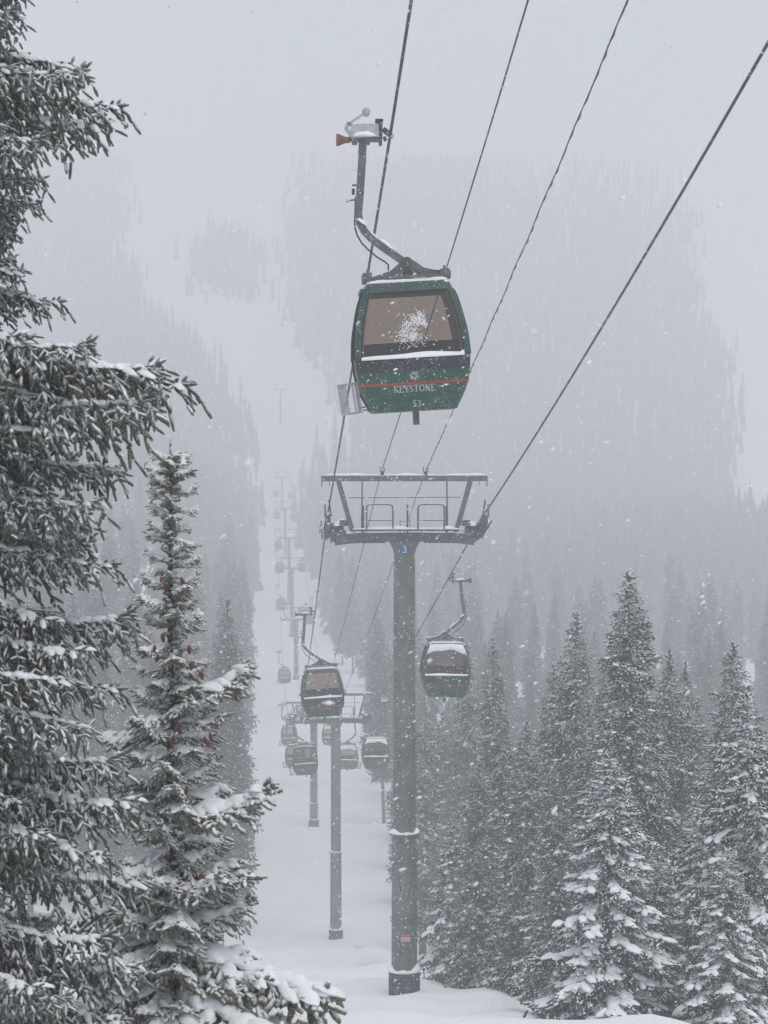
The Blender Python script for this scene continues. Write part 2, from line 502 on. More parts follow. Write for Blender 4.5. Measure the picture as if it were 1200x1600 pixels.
# ------------------------------------------------------------------ towers
def make_tower(y, zarm, detail, label, number=False):
    x = line_x(y)
    zb = gz(x, y) - 0.15
    H = zarm - zb
    root = empty('lift_tower', (x, y, zb), YAW)
    tag(root, label, 'lift tower', 'steel towers of the gondola line')
    n = 28 if detail else 14
    hs = max(2.5, H - 10.1)                                   # height of the flange
    MB().lathe([(0.50, -0.6), (0.53, 0.0), (0.53, 0.86), (0.50, 0.9)], n).build('base', M['concrete'], root, True)
    MB().lathe([(0.435, 0.9), (0.42, hs)], n).build('lower_post', M['post'], root, True)
    MB().lathe([(0.385, hs + .12), (0.365, H - 1.0), (0.345, H - .62)], n).build('post', M['post'], root, True)
    MB().lathe([(0.47, hs), (0.50, hs + 0.02), (0.50, hs + .1), (0.44, hs + .12)], n).build('flange', M['steel'], root, True)
    # snow lying on the flange and on the base rim
    def ring_snow(r0, r1, z, h, seed):
        m = MB(); vs = []; fs = []; k = 32
        for i in range(k):
            a = 2 * math.pi * i / k
            hh = h * (0.75 + 0.45 * math.sin(a * 2 + seed) + 0.25 * math.sin(a * 5 + seed * 2))
            hh = max(hh, 0.02)
            for r, zz in ((r1, -.015), (r1 + .02, hh * .45), ((r0 + r1) / 2, hh), (r0, hh * 1.05)):
                vs.append((r * math.cos(a), r * math.sin(a), z + zz))
        for i in range(k):
            j = (i + 1) % k
            for q in range(3):
                fs.append((i * 4 + q, j * 4 + q, j * 4 + q + 1, i * 4 + q + 1))
        return m.add(vs, fs)
    ring_snow(.37, .50, hs + .1, .11, 1.0).build('flange_snow', M['snow'], root, True)
    ring_snow(.44, .55, .88, .17, 2.0).build('base_snow', M['snow'], root, True)
    # flared head
    vs = []
    for z, hx, hy in ((H - .64, .335, .335), (H - .4, .40, .34), (H - .17, .53, .34)):
        for a in range(16):
            t = 2 * math.pi * a / 16
            vs.append((hx * math.cos(t) * (1.0), hy * math.sin(t), z))
    fs = [(i * 16 + k, i * 16 + (k + 1) % 16, (i + 1) * 16 + (k + 1) % 16, (i + 1) * 16 + k) for i in range(2) for k in range(16)] + [tuple(range(32, 48))]
    MB().add(vs, fs).build('post_head', M['post'], root, True)
    # crossarm with deeper middle
    prof = [(-2.34, -.30, .02), (-1.9, -.24, .10), (-1.2, -.19, .12), (-.55, -.17, .14), (.55, -.17, .14), (1.2, -.19, .12), (1.9, -.24, .10), (2.34, -.30, .02)]
    vs, fs = [], []
    for px, z0, z1 in prof:
        for yy, zz in ((-.2, z0), (.2, z0), (.2, z1), (-.2, z1)):
            vs.append((px, yy, H + zz))
    for i in range(len(prof) - 1):
        for k in range(4):
            fs.append((i * 4 + k, i * 4 + (k + 1) % 4, (i + 1) * 4 + (k + 1) % 4, (i + 1) * 4 + k))
    fs += [(0, 1, 2, 3), (31, 30, 29, 28)]
    MB().add(vs, fs).build('crossarm', M['steel'], root)
    for q in (-1, 1):
        MB().box((q * 1.15, -.22, H - .19), (1.0, .03, .05)).build('flange_plate', M['darksteel'], root)
        MB().box((q * 1.15, -.22, H + .10), (1.0, .03, .05)).build('flange_plate', M['darksteel'], root)
    # top beam, struts
    MB().box((0, 0, H + 1.95), (5.6, .2, .19)).build('lifting_beam', M['steel'], root)
    def beam_snow(x0, x1, z, w, h, seed, name='snow_cap', yc=0.0):
        m = MB(); k = max(4, int((x1 - x0) / .12)); vs = []; fs = []
        for i in range(k + 1):
            xx = x0 + (x1 - x0) * i / k
            e = min(1, i / 2, (k - i) / 2)
            hh = h * (.35 + .65 * e) * (1 + .35 * math.sin(xx * 3.1 + seed) + .2 * math.sin(xx * 7.7 + seed))
            for yy, zz in ((-w / 2, 0), (-w / 2 - .01, hh * .5), (-w / 5, hh), (w / 5, hh), (w / 2 + .01, hh * .5), (w / 2, 0)):
                vs.append((xx, yc + yy, z + zz))
        for i in range(k):
            for q in range(5):
                fs.append((i * 6 + q, i * 6 + q + 1, (i + 1) * 6 + q + 1, (i + 1) * 6 + q))
        m.add(vs, fs).build(name, M['snow'], root, True)
    beam_snow(-2.8, 2.8, H + 2.046, .19, .055, 1)
    for q in (-1, 1):
        MB().bar((q * 2.22, 0, H + 1.86), (q * 1.73, 0, H + .09), .165).build('strut', M['steel'], root)
        MB().bar((q * 1.44, -.1, H + .14), (q * 1.42, -.1, H + 2.03), .05).build('upright', M['steel'], root)
        MB().bar((q * 1.40, -.28, H + .14), (q * 1.40, -.28, H + 1.03), .07).build('upright', M['darksteel'], root)
    if not detail:
        MB().bar((-1.95, 0, H + 1.31), (1.95, 0, H + 1.31), .05).build('guard_rail', M['steel'], root)
    else:
        MB().tube([(-1.88, -.1, H + 1.31), (1.88, -.1, H + 1.33)], .024, 6).build('guard_rail', M['steel'], root)
        MB().box((0, -.42, H + .23), (3.5, .45, .06)).build('platform', M['darksteel'], root)
        beam_snow(-1.75, 1.75, H + .26, .43, .07, 3, yc=-.42)
        for q in (-1, 1):
            beam_snow(q * 1.95 - .32, q * 1.95 + .32, H + .10, .36, .12, 5)
            beam_snow(q * .35 - .33 if q < 0 else 0, 0 if q < 0 else .68, H + .14, .36, .05, 6) if False else None
            xa, xb = (q * .42, q * 1.30)
            r = .14
            d = 1 if xb > xa else -1
            pts = [(xa, -.62, H + .2), (xa, -.62, H + 1.1 - r)] + [(xa + d * (r - r * math.cos(t)), -.62, H + 1.1 - r + r * math.sin(t)) for t in (.5, 1.0, 1.57)]
            pts += [(xb - d * (r - r * math.cos(t)), -.62, H + 1.1 - r + r * math.sin(t)) for t in (1.57, 1.0, .5)] + [(xb, -.62, H + 1.1 - r), (xb, -.62, H + .2)]
            hp = MB().tube(pts, .032, 6).build('railing_hoop', M['steel'], root, True)
            MB().tube([(xa, -.62, H + .56), (xb, -.62, H + .57)], .024, 6).build('mid_rail', M['steel'], root)
            # hanging hooks at beam ends
            MB().bar((q * 2.78, 0, H + 1.88), (q * 2.78, 0, H + 1.68), .035).build('hook', M['darksteel'], root)
            MB().bar((q * 2.52, 0, H + 1.86), (q * 2.52, 0, H + 1.70), .025).build('hook', M['darksteel'], root)
        MB().bar((.08, -.4, H - .1), (.08, -.4, H + 1.08), .055).build('ladder_post', M['darksteel'], root)
        # ladder up the post
        m = MB()
        for xx in (-.17, .16):
            m.bar((xx, -.47, H - 1.2), (xx, -.47, H + .58), .025)
        for k in range(7):
            m.bar((-.17, -.47, H - 1.1 + k * .27), (.16, -.47, H - 1.1 + k * .27), .018)
        m.build('ladder', M['steel'], root)
        for cx in (-.74, .72):
            m = MB().box((cx, 0, H + 2.12), (.09, .25, .16)).bar((cx - .08, 0, H + 2.16), (cx - .08, 0, H + 2.34), .03).bar((cx + .05, 0, H + 2.16), (cx + .07, 0, H + 2.32), .03)
            m.build('cable_clamp', M['darksteel'], root)
    # sheave trains at both ends
    slope = math.atan((rope_z(y + 4) - rope_z(y - 4)) / 8)
    for q in (-1, 1):
        xx = q * 2.6
        c = Vector((xx, 0, H + ROPE_UP))
        R = Matrix.Rotation(slope, 4, 'X')
        XF = Matrix.Translation(c) @ R
        tr = MB().box((0, 0, -.42), (.10, 3.2, .17)).box((-.09, 0, -.40), (.04, 1.3, .22)).box((.09, 0, -.40), (.04, 1.3, .22)).build('sheave_beam', M['darksteel'], root, xf=XF)
        ks = (-1.35, -.8, -.27, .27, .8, 1.35) if detail else (-1.2, 0, 1.2)
        for k in ks:
            w = MB().lathe([(.06, -.075), (.215, -.075), (.235, -.06), (.225, 0), (.235, .06), (.215, .075), (.06, .075)], 18, (0, k, -.255), 'x')
            w.build('sheave', M['darksteel'], tr, True, xf=XF)
        MB().bar((xx, 0, H + .15), (q * 2.25, 0, H - .12), .26, .34).build('sheave_bracket', M['steel'], root)
        if detail:
            # catwalk frames, catchers, snow on the machinery
            m = MB().box((-q * .34, 0, -.36), (.42, .5, .30)).box((-q * .55, -.3, -.22), (.26, .3, .16)).box((-q * .36, -.5, -.55), (.5, .12, .12))
            m.bar((q * .10, -1.5, -.2), (q * .10, -1.5, .22), .05).bar((-q * .1, -1.6, -.2), (-q * .02, -1.7, .34), .05).bar((q * .14, 1.4, -.5), (q * .14, 1.4, -.05), .05)
            m.bar((-q * .16, -1.4, -.62), (-q * .16, 1.4, -.62), .05).bar((q * .22, -1.3, -.3), (q * .22, 1.3, -.3), .04)
            m.build('catcher_frame', M['darksteel'], root, xf=XF)
            V, T = pads([(xx - q * .36, -.2, H + ROPE_UP - .20), (xx - q * .5, -.35, H + ROPE_UP - .13), (xx - q * .36, -.5, H + ROPE_UP - .47), (xx + q * .18, -.4, H + ROPE_UP - .1), (xx + q * .2, -.9, H + ROPE_UP - .3)],
                        [(.19, .26, .09), (.13, .15, .10), (.24, .08, .06), (.06, .3, .05), (.05, .25, .06)], [0] * 5, [0] * 5, 31 + q)
            tag(mesh_obj('machinery_snow', np_mesh('machinery_snow', V, T, M['snow']), root), kind='stuff')
    if number:
        pl = MB().lathe([(.165, -.375), (.165, -.36)], 8, (-.02, 0, H - .42), 'y').build('number_plate', M['blue'], root)
        m = MB()
        d3 = [(-.05, .09), (.0, .115), (.05, .085), (.045, .03), (.0, .01), (.05, -.02), (.055, -.075), (.0, -.11), (-.055, -.085)]
        for (a, b), (c2, d2) in zip(d3[:-1], d3[1:]):
            m.bar((-.02 + a, -.381, H - .42 + b), (-.02 + c2, -.381, H - .42 + d2), .03, .006)
        m.build('number', M['white'], pl)
        sg = MB().box((.02, -.456, 2.05), (.30, .02, .24)).build('warning_sign', M['white'], root)
        m = MB().box((.02, -.470, 2.13), (.29, .008, .07)).box((.02, -.470, 1.955), (.29, .008, .03))
        for k in range(5):
            m.box((-.09 + k * .055, -.470, 2.03), (.035, .008, .06))
        m.build('printed_warning', M['signred'], sg)
    return root

TL = ['nearest grey lift tower, standing full height on a snow capped base',
      'second lift tower, its crossarm just below the hanging cabin left of the big post',
      'third lift tower, with dark base visible in the snow left of the second tower',
      'slim fourth lift tower partly behind the cabin hanger, left of the lift line',
      'fifth lift tower, pale with haze, its base just above the hanging mid distance cabin',
      'sixth lift tower in the haze, third from the top of the row',
      'seventh lift tower in the haze, second from the top of the row',
      'faint eighth lift tower, topmost clear one of the hazy row',
      'barely visible lift tower above the hazy row on the far piste',
      'last ghostly lift tower high on the far piste']
for i, (y, z) in enumerate(TOWERS):
    make_tower(y, z, i < 3, TL[i], i == 0)

# ------------------------------------------------------------------ ropes
def make_ropes():
    for q, lab in ((-1, 'left haul rope carrying the big green cabin'), (1, 'right haul rope running from upper right to the tower')):
        o = MB().tube(rope_pts(q * GAUGE / 2, rope_z if q < 0 else lambda y: rope_z(y) - (2.5 * (y + 35) * (81 - y) / 116 ** 2 if y < 81 else 0)), .027, 7).build('haul_rope', M['rope'], None, True)
        tag(o, lab, 'cable', 'haul ropes of the gondola')
    # two slack communication cables over the lifting beams
    def comm(z):
        keys = [(-35.0, 20.6)] + [(y, za + 2.1) for y, za in TOWERS] + [(1300.0, 162.0)]
        def f(y):
            for i in range(len(keys) - 1):
                (y0, z0), (y1, z1) = keys[i], keys[i + 1]
                if y <= y1 or i == len(keys) - 2:
                    u = (y - y0) / (y1 - y0)
                    return z0 + (z1 - z0) * u - z * SAGS[i] * 4 * u * (1 - u)
        return f
    o = MB().tube(rope_pts(-.80, comm(1.3), y1=1000), .016, 6).build('communication_cable', M['rope'], None, True)
    tag(o, 'thin smooth cable passing behind the top of the big cabin', 'cable')
    f = comm(1.4)
    pts = []
    y = -35.0
    while y < 420:
        pts.append((line_x(y) + .66 + .008 * math.sin(y * 1.3), y, f(y) + .008 * math.sin(y * 1.1 + 1)))
        y += .45
    m = MB().tube(pts, .013, 5)
    m.tube([(x + .018 * math.sin(yy * 6.1), yy, zz - .022) for x, yy, zz in pts], .009, 5)
    tag(m.build('communication_cable', M['rope'], None, True), 'thin twisted cable crossing the sky right of the big cabin', 'cable')
make_ropes()

# ------------------------------------------------------------------ gondola cabin
ROLL = math.radians(3.5)
BC = Vector((0.32, 0.0, -3.65))           # body centre below the grip
BX = Matrix.Translation(BC) @ Matrix.Rotation(-ROLL, 4, 'Y') @ Matrix.Diagonal((1.0, 1.0, 0.955, 1.0))
CZ = [-1.12, -.92, -.65, -.26, .23, .78, .97, 1.115]
CW = [.70, .815, .925, .975, .945, .835, .77, .69]

def cub(z):
    # smooth profile through the measured half widths
    r = 0
    for k in (-.09, -.045, 0, .045, .09):
        r += float(np.interp(min(max(z + k, -1.115), 1.11), CZ, CW)) / 5
    return r
def cub_d(z):
    return cub(z) * .80 + .02

def cabin_ring(z, inset=0.0):
    """plan outline at height z: list of points, front edge first; flats divided so windows can be cut"""
    w, d, rc = cub(z) - inset, cub_d(z) - inset, .10
    fx = w - rc; fy = d - rc
    F = [-1, -.975, -.5, -.045, .045, .5, .975, 1]
    pts = []
    for f in F[:-1]: pts.append((f * fx, -d))
    for k in range(5): a = -math.pi / 2 + k * math.pi / 8; pts.append((fx + rc * math.cos(a), -fy + rc * math.sin(a)))
    pts.pop(-1)
    for f in F[:-1]: pts.append((w, f * fy))
    for k in range(4): a = k * math.pi / 8; pts.append((fx + rc * math.cos(a), fy + rc * math.sin(a)))
    for f in F[:-1]: pts.append((-f * fx, d))
    for k in range(4): a = math.pi / 2 + k * math.pi / 8; pts.append((-fx + rc * math.cos(a), fy + rc * math.sin(a)))
    for f in F[:-1]: pts.append((-w, -f * fy))
    for k in range(4): a = math.pi + k * math.pi / 8; pts.append((-fx + rc * math.cos(a), -fy + rc * math.sin(a)))
    return pts

NR = len(cabin_ring(0))
SIDE = [0, 11, 22, 33]                    # first column of front, right, rear, left flats
WZ0, WZ1 = -.165, .965                     # window sill and head

def surf_faces(zs, keep, inset=0.0):
    vs = []
    for z in zs:
        vs += [(x, y, z) for x, y in cabin_ring(z, inset)]
    fs = []
    for i in range(len(zs) - 1):
        for k in range(NR):
            if keep(k, (zs[i] + zs[i + 1]) / 2):
                k2 = (k + 1) % NR
                fs.append((i * NR + k, i * NR + k2, (i + 1) * NR + k2, (i + 1) * NR + k))
    used = sorted({i for f in fs for i in f})
    mp = {u: n for n, u in enumerate(used)}
    return [vs[u] for u in used], [tuple(mp[i] for i in f) for f in fs]

def in_window(k, z):
    if not (WZ0 < z < WZ1): return False
    for s in SIDE:
        if s + 1 <= k <= s + 5:
            if k == s + 3 and s in (11, 33): return False       # mullion on the door and bench sides
            return True
    return False

def front_y(z, off=.006):
    return -cub_d(z) - off

GLYPH = {
    'K': (.72, [((.12, 0), (.12, 1), .16), ((.14, .45), (.62, 1), .09), ((.24, .52), (.68, 0), .16)], [(.12, 0), (.12, 1), (.62, 1), (.66, 0)]),
    'E': (.62, [((.12, 0), (.12, 1), .16), ((.1, .96), (.56, .96), .08), ((.1, .5), (.46, .5), .08), ((.1, .04), (.58, .04), .08), ((.55, .8), (.55, 1), .06), ((.57, 0), (.57, .2), .06)], [(.12, 0), (.12, 1)]),
    'Y': (.70, [((.35, 0), (.35, .48), .16), ((.08, 1), (.35, .45), .15), ((.62, 1), (.35, .45), .09)], [(.35, 0), (.08, 1), (.62, 1)]),
    'S': (.58, [((.50, .82), (.38, .96), .09), ((.38, .96), (.2, .95), .09), ((.2, .95), (.1, .8), .13), ((.1, .8), (.16, .62), .15), ((.16, .62), (.42, .42), .16), ((.42, .42), (.5, .22), .15), ((.5, .22), (.4, .05), .12), ((.4, .05), (.2, .04), .09), ((.2, .04), (.07, .18), .09)], []),
    'T': (.66, [((.33, 0), (.33, 1), .16), ((.06, .96), (.6, .96), .08), ((.07, .8), (.07, 1), .06), ((.59, .8), (.59, 1), .06)], [(.33, 0)]),
    'O': (.80, [((.4 + .32 * math.cos(a), .5 + .48 * math.sin(a)), (.4 + .32 * math.cos(a + .53), .5 + .48 * math.sin(a + .53)), .09 + .07 * abs(math.cos(a + .26))) for a in [k * math.pi / 6 for k in range(12)]], []),
    'N': (.78, [((.12, 0), (.12, 1), .09), ((.12, 1), (.64, 0), .16), ((.64, 0), (.64, 1), .09)], [(.12, 0), (.64, 1)]),
    '5': (.62, [((.14, .96), (.54, .96), .12), ((.14, .96), (.12, .55), .12), ((.12, .55), (.36, .62), .12), ((.36, .62), (.54, .42), .13), ((.54, .42), (.5, .14), .13), ((.5, .14), (.3, .04), .12), ((.3, .04), (.08, .14), .12)], []),
    '3': (.62, [((.1, .9), (.3, .97), .12), ((.3, .97), (.5, .84), .13), ((.5, .84), (.46, .6), .13), ((.46, .6), (.26, .52), .12), ((.26, .52), (.52, .4), .12), ((.52, .4), (.52, .14), .13), ((.52, .14), (.3, .03), .12), ((.3, .03), (.08, .12), .12)], []),
}
def write(text, cx, cz, h, gap=.10):
    w = sum(GLYPH[c][0] + gap for c in text) - gap
    x = cx - w * h / 2
    m = MB()
    for c in text:
        gw, st, ser = GLYPH[c]
        for (a, b), (c2, d), t in st:
            p = (x + a * h, front_y(cz + (b - .5) * h), cz + (b - .5) * h)
            q = (x + c2 * h, front_y(cz + (d - .5) * h), cz + (d - .5) * h)
            m.bar(p, q, t * h, .006)
        for a, b in ser:
            zz = cz + (b - .5) * h * .95
            m.bar((x + (a - .14) * h, front_y(zz), zz), (x + (a + .14) * h, front_y(zz), zz), .06 * h, .006)
        x += (gw + gap) * h
    return m

def loc(px, py, y=0.0):
    """near cabin measured on the drawing board: 91 units to the metre, grip at 610, 205"""
    return Vector(((px - 610) / 91, y, (205 - py) / 91))

def make_cabin():
    root = empty('gondola_cabin')
    zs_all = sorted(set([-1.115, -1.05, -.92, -.8, -.65, -.5, -.42, -.2, WZ0, -.02, .12, .3, .5, .7, .84, WZ1, 1.0, 1.06, 1.1]))
    # lower body, black belt, pillars and head
    v, f = surf_faces([z for z in zs_all if z <= -.42], lambda k, z: True)
    MB().add(v, f).build('body', M['green'], root, True, xf=BX)
    v, f = surf_faces([z for z in zs_all if -.42 <= z <= WZ0], lambda k, z: True)
    MB().add(v, f).build('belt', M['black'], root, True, xf=BX)
    v, f = surf_faces([z for z in zs_all if z >= WZ0], lambda k, z: not in_window(k, z))
    MB().add(v, f).build('window_frame', M['green'], root, True, xf=BX)
    # floor pan and roof
    ring = [(x, y, -1.112) for x, y in cabin_ring(-1.115)]
    MB().add(ring + [(x * .97, y * .97, -1.125) for x, y, z in ring], [(i, (i + 1) % NR, NR + (i + 1) % NR, NR + i) for i in range(NR)] + [tuple(range(NR, 2 * NR))]).build('floor', M['green'], root, xf=BX)
    r1 = cabin_ring(1.1)
    vs = [(x, y, 1.098) for x, y in r1] + [(x * .93, y * .93, 1.15) for x, y in r1] + [(x * .5, y * .5, 1.175) for x, y in r1]
    fs = [(i + j * NR, (i + 1) % NR + j * NR, NR * (j + 1) + (i + 1) % NR, NR * (j + 1) + i) for j in range(2) for i in range(NR)] + [tuple(range(2 * NR, 3 * NR))]
    MB().add(vs, fs).build('roof', M['black'], root, True, xf=BX)
    # snow on the roof, uneven
    vs = []
    for j, (s, h) in enumerate(((.95, .0), (.955, .02), (.85, .038), (.45, .05))):
        for i, (x, y) in enumerate(r1):
            vs.append((x * s, y * s, 1.152 + h * (1 + .25 * math.sin(i * .9) + .15 * math.sin(i * 2.3)) + (0.0 if j else -.01)))
    fs = [(i + j * NR, (i + 1) % NR + j * NR, NR * (j + 1) + (i + 1) % NR, NR * (j + 1) + i) for j in range(3) for i in range(NR)] + [tuple(range(3 * NR, 4 * NR))]
    MB().add(vs, fs).build('roof_snow', M['snow'], root, True, xf=BX)
    # glass, one pane for each opening, with a black gasket
    zs_w = [z for z in zs_all if WZ0 <= z <= WZ1]
    for s, rngs in ((0, [(1, 5)]), (11, [(1, 2), (4, 5)]), (22, [(1, 5)]), (33, [(1, 2), (4, 5)])):
        for a, b in rngs:
            v, f = surf_faces(zs_w, lambda k, z: s + a <= k <= s + b, .022)
            w = MB().add(v, f).build('door_window' if s == 33 else 'window', M['glass'], root, True, xf=BX)
            pts = []
            for z in zs_w: pts.append((*cabin_ring(z, -.002)[s + a], z))
            for k in range(s + a + 1, s + b + 1): pts.append((*cabin_ring(WZ1, -.002)[k], WZ1))
            for z in reversed(zs_w): pts.append((*cabin_ring(z, -.002)[(s + b + 1) % NR], z))
            for k in range(s + b, s + a, -1): pts.append((*cabin_ring(WZ0, -.002)[k], WZ0))
            MB().tube(pts + [pts[0]], .018, 5, False).build('gasket', M['rubber'], w, True, xf=BX)
    v, f = surf_faces([z for z in zs_all if -1.0 < z], lambda k, z: not in_window(k, z), .035)
    MB().add(v, f).build('liner', M['liner'], root, True, xf=BX)
    # benches
    for q in (-1, 1):
        b = MB().box((0, q * .62, -.12), (1.62, .10, .40)).box((0, q * .44, -.50), (1.45, .36, .12)).box((0, q * .36, -.80), (1.15, .24, .48))
        b.build('bench', M['seat'], root, xf=BX)
    # snow lying on the front and rear sills
    for q in (-1, 1):
        vs = []; fs = []; K = 28
        for i in range(K + 1):
            t = -1 + 2 * i / K
            x = t * .86
            h = .01 + .045 * (math.cos(t * 1.9 - .3) * .5 + .5) * (1 + .25 * math.sin(t * 5)) + (.05 if t > .93 else 0)
            yo = -cub_d(WZ0)
            d = .05 + .015 * math.sin(t * 7)
            for yy, zz in ((yo + .03, WZ0 - .035), (yo - d, WZ0 - .04), (yo - d - .012, WZ0 - .02), (yo - d * .6, WZ0 + h * .5), (yo + .03, WZ0 + h)):
                vs.append((x, yy * -q if q > 0 else yy, zz))
        for i in range(K):
            for k in range(4):
                fs.append((i * 5 + k, i * 5 + k + 1, (i + 1) * 5 + k + 1, (i + 1) * 5 + k))
        MB().add(vs, fs).build('sill_snow', M['snow'], root, True, xf=BX)
    # red stripe wrapped round the body
    vs = []
    for z in (-.662, -.625):
        w = [(x, y) for x, y in cabin_ring(z, -.005)]
        vs += [(x, y, z) for x, y in w]
    MB().add(vs, [(i, (i + 1) % NR, NR + (i + 1) % NR, NR + i) for i in range(NR)]).build('stripe', M['red'], root, True, xf=BX)
    # lettering and emblem
    write('KEYSTONE', .0, -.735, .118, .06).build('lettering', M['letter'], root, xf=BX)
    m = MB()
    for k in range(12):
        a = 2 * math.pi * k / 12 + .26
        r1_, r2 = .028, (.088 if k % 2 else .074)
        t = .17
        P = [(r1_, a - t * 1.6), (r1_, a + t * 1.6), (r2 * .78, a + t), (r2, a), (r2 * .78, a - t)]
        vs = []
        for off in (.009, .003):
            for r, an in P:
                z = -.515 + r * math.cos(an)
                vs.append((r * math.sin(an), front_y(z, off), z))
        m.add(vs, [(4, 3, 2, 1, 0), (5, 6, 7, 8, 9)] + [(i, (i + 1) % 5, 5 + (i + 1) % 5, 5 + i) for i in range(5)])
    m.build('emblem', M['letter'], root, xf=BX)
    # door leaves on the outer side: edge strips and a track
    m = MB()
    for yy in (-.04, .04):
        for z0, z1 in zip(zs_all[1:-2], zs_all[2:-1]):
            m.bar((-cub(z0) - .012, yy, z0), (-cub(z1) - .012, yy, z1), .03, .03)
    m.build('door_edge', M['rubber'], root, xf=BX)
    m = MB().bar((-.76, -.55, 1.03), (-.76, .55, 1.03), .07).bar((-.73, -.5, -1.06), (-.73, .5, -1.06), .06)
    m.build('door_track', M['darksteel'], root, xf=BX)
    # guide post under the floor
    MB().box((.03, -.15, -1.24), (.105, .12, .26)).build('guide_post', M['steel'], root, xf=BX)
    # roof frame: two rails, cross bearers and end blocks
    m = MB()
    for yy in (-.34, .34):
        m.bar((-.68, yy, 1.245), (.66, yy, 1.245), .05)
    m.build('roof_rail', M['steel'], root, xf=BX)
    for q in (-1, 1):
        MB().box((q * .655, 0, 1.275), (.15, .80, .15)).box((q * .63, -.36, 1.18), (.09, .1, .12)).box((q * .63, .36, 1.18), (.09, .1, .12)).bar((q * .65, -.3, 1.34), (q * .65, -.3, 1.41), .04).build('mount_block', M['steel'], root, xf=BX)
    # bow shaped yoke carrying the cabin, with triangular bracing
    pts = [loc(583, 434), loc(596, 429), loc(612, 423), loc(625, 412), loc(634, 404), loc(646, 410), loc(658, 418), loc(675, 422), loc(702, 424)]
    for yy in (-.10, .10):
        MB().tube([p + Vector((0, yy, 0)) for p in pts], [.06, .058, .055, .06, .075, .06, .055, .058, .06], 4, True, True).build('yoke', M['steel'], root)
    for e in (612, 664):
        MB().bar(loc(634, 412, -.17), loc(e, 437 if e < 630 else 434, -.17), .045).build('brace', M['steel'], root)
    MB().lathe([(.09, -.24), (.09, .24)], 14, tuple(loc(634, 406)), 'y').build('pivot_pin', M['darksteel'], root, True)
    MB().box(loc(636, 421), (.17, .3, .16)).build('damper', M['darksteel'], root)
    # hanger arm, a bent square tube
    P = [(567, 213), (565.5, 250), (562.5, 300), (560, 330), (562.5, 345), (569, 357), (580, 368.5), (597, 381.5), (615, 393.5), (636, 408)]
    MB().tube([loc(a, b) for a, b in P], [.066, .066, .064, .062, .061, .061, .06, .06, .06, .064], 4, True, True).build('hanger_arm', M['steel'], root)
    for (a, b, w) in ((561, 347, .10), (602, 385, .11)):
        pass
    V, T = pads([loc(562, 346) + Vector((.02, -.02, .05)), loc(603, 382) + Vector((0, 0, .06)), loc(584, 368) + Vector((0, 0, .05))], [(.10, .07, .05), (.12, .07, .045), (.08, .06, .03)], [0, 0, 0], [-.6, -.7, -.75], 77)
    tag(mesh_obj('arm_snow', np_mesh('arm_snow', V, T, M['snow']), root), kind='stuff')
    m = MB().bar(loc(550, 287, -.05), loc(557, 287, -.05), .03).box(loc(552, 297, -.05), (.05, .06, .10)).bar(loc(541, 311, -.05), loc(557, 309, -.05), .025).box(loc(542, 311, -.05), (.02, .06, .05))
    m.bar(loc(555, 305, -.05), loc(554, 343, -.05), .02)
    m.build('door_release', M['darksteel'], root)
    C = [(554, 340), (554.5, 352), (558, 364), (565, 376), (575, 386), (588, 397), (600, 404), (606, 409), (606, 418)]
    MB().tube([loc(a, b, -.06) for a, b in C], .014, 6).build('door_cable', M['rubber'], root, True)
    # grip
    g = MB()
    prof = [(549, 196), (556, 193.5), (588, 193), (591, 197), (591, 213), (552, 215), (546, 212)]
    vs = [loc(a, b, -.13) for a, b in prof] + [loc(a, b, .13) for a, b in prof]
    k = len(prof)
    g.add(vs, [tuple(range(k)), tuple(range(2 * k - 1, k - 1, -1))] + [(i, k + i, k + (i + 1) % k, (i + 1) % k) for i in range(k)])
    gr = g.build('grip', M['lightmetal'], root)
    MB().box(loc(572, 217), (.50, .2, .05)).box(loc(554, 219), (.09, .2, .10)).box(loc(575, 220), (.06, .2, .08)).build('grip_base', M['steel'], gr)
    V, T = pads([loc(569, 210, -.16)], [(.17, .05, .05)], [0], [0], 12)
    mesh_obj('grip_snow', np_mesh('grip_snow', V, T, M['snow']), gr)
    m = MB().box(loc(592, 190), (.115, .22, .10)).box(loc(594, 204), (.06, .26, .22)).bar(loc(594, 210), loc(594, 225), .05, .18).bar(loc(598, 200), loc(607, 207), .07, .22).bar(loc(607, 207), loc(612, 213), .06, .24)
    m.bar(loc(600, 212), loc(602, 218), .05, .14)
    m.build('jaw', M['darksteel'], gr)
    MB().box(loc(592, 187.3), (.13, .24, .035)).build('jaw_cap', M['rubber'], gr)
    m = MB()
    for yy in (-.06, .06):
        m.bar(loc(543, 194, yy), loc(570, 175, yy), .03, .02)
    m.bar(loc(541, 200), loc(551, 212), .055, .14).bar(loc(541, 200), loc(545, 190), .06, .14).bar(loc(544, 192), loc(552, 195), .04, .14)
    m.build('lever', M['lightmetal'], gr)
    MB().lathe([(.03, -.10), (.068, -.09), (.072, 0), (.068, .09), (.03, .10)], 14, tuple(loc(572, 174)), 'y').build('lever_roller', M['rack'], gr, True)
    MB().lathe([(.105, -.22), (.10, -.17), (.055, -.07), (.052, 0), (.03, .02)], 16, tuple(loc(546, 217)), 'x').build('guide_roller', M['orange'], gr, True)
    MB().bar(loc(544, 217), loc(556, 217), .04).build('roller_axle', M['darksteel'], gr)
    # ski rack on the outer side: five slats front and back, end rails, two arms
    RX = Matrix.Translation(loc(546.5, 614)) @ Matrix.Rotation(-math.radians(9.0), 4, 'Y')
    rk = MB()
    for z in (.225, -.27):
        for yy in (-.26, 0.0, .26):
            rk.bar((-.17, yy, z), (.17, yy, z), .03)
        for xx in (-.165, .0, .165):
            rk.bar((xx, -.27, z), (xx, .27, z), .028)
    rack = rk.build('ski_rack', M['rack'], root, xf=RX)
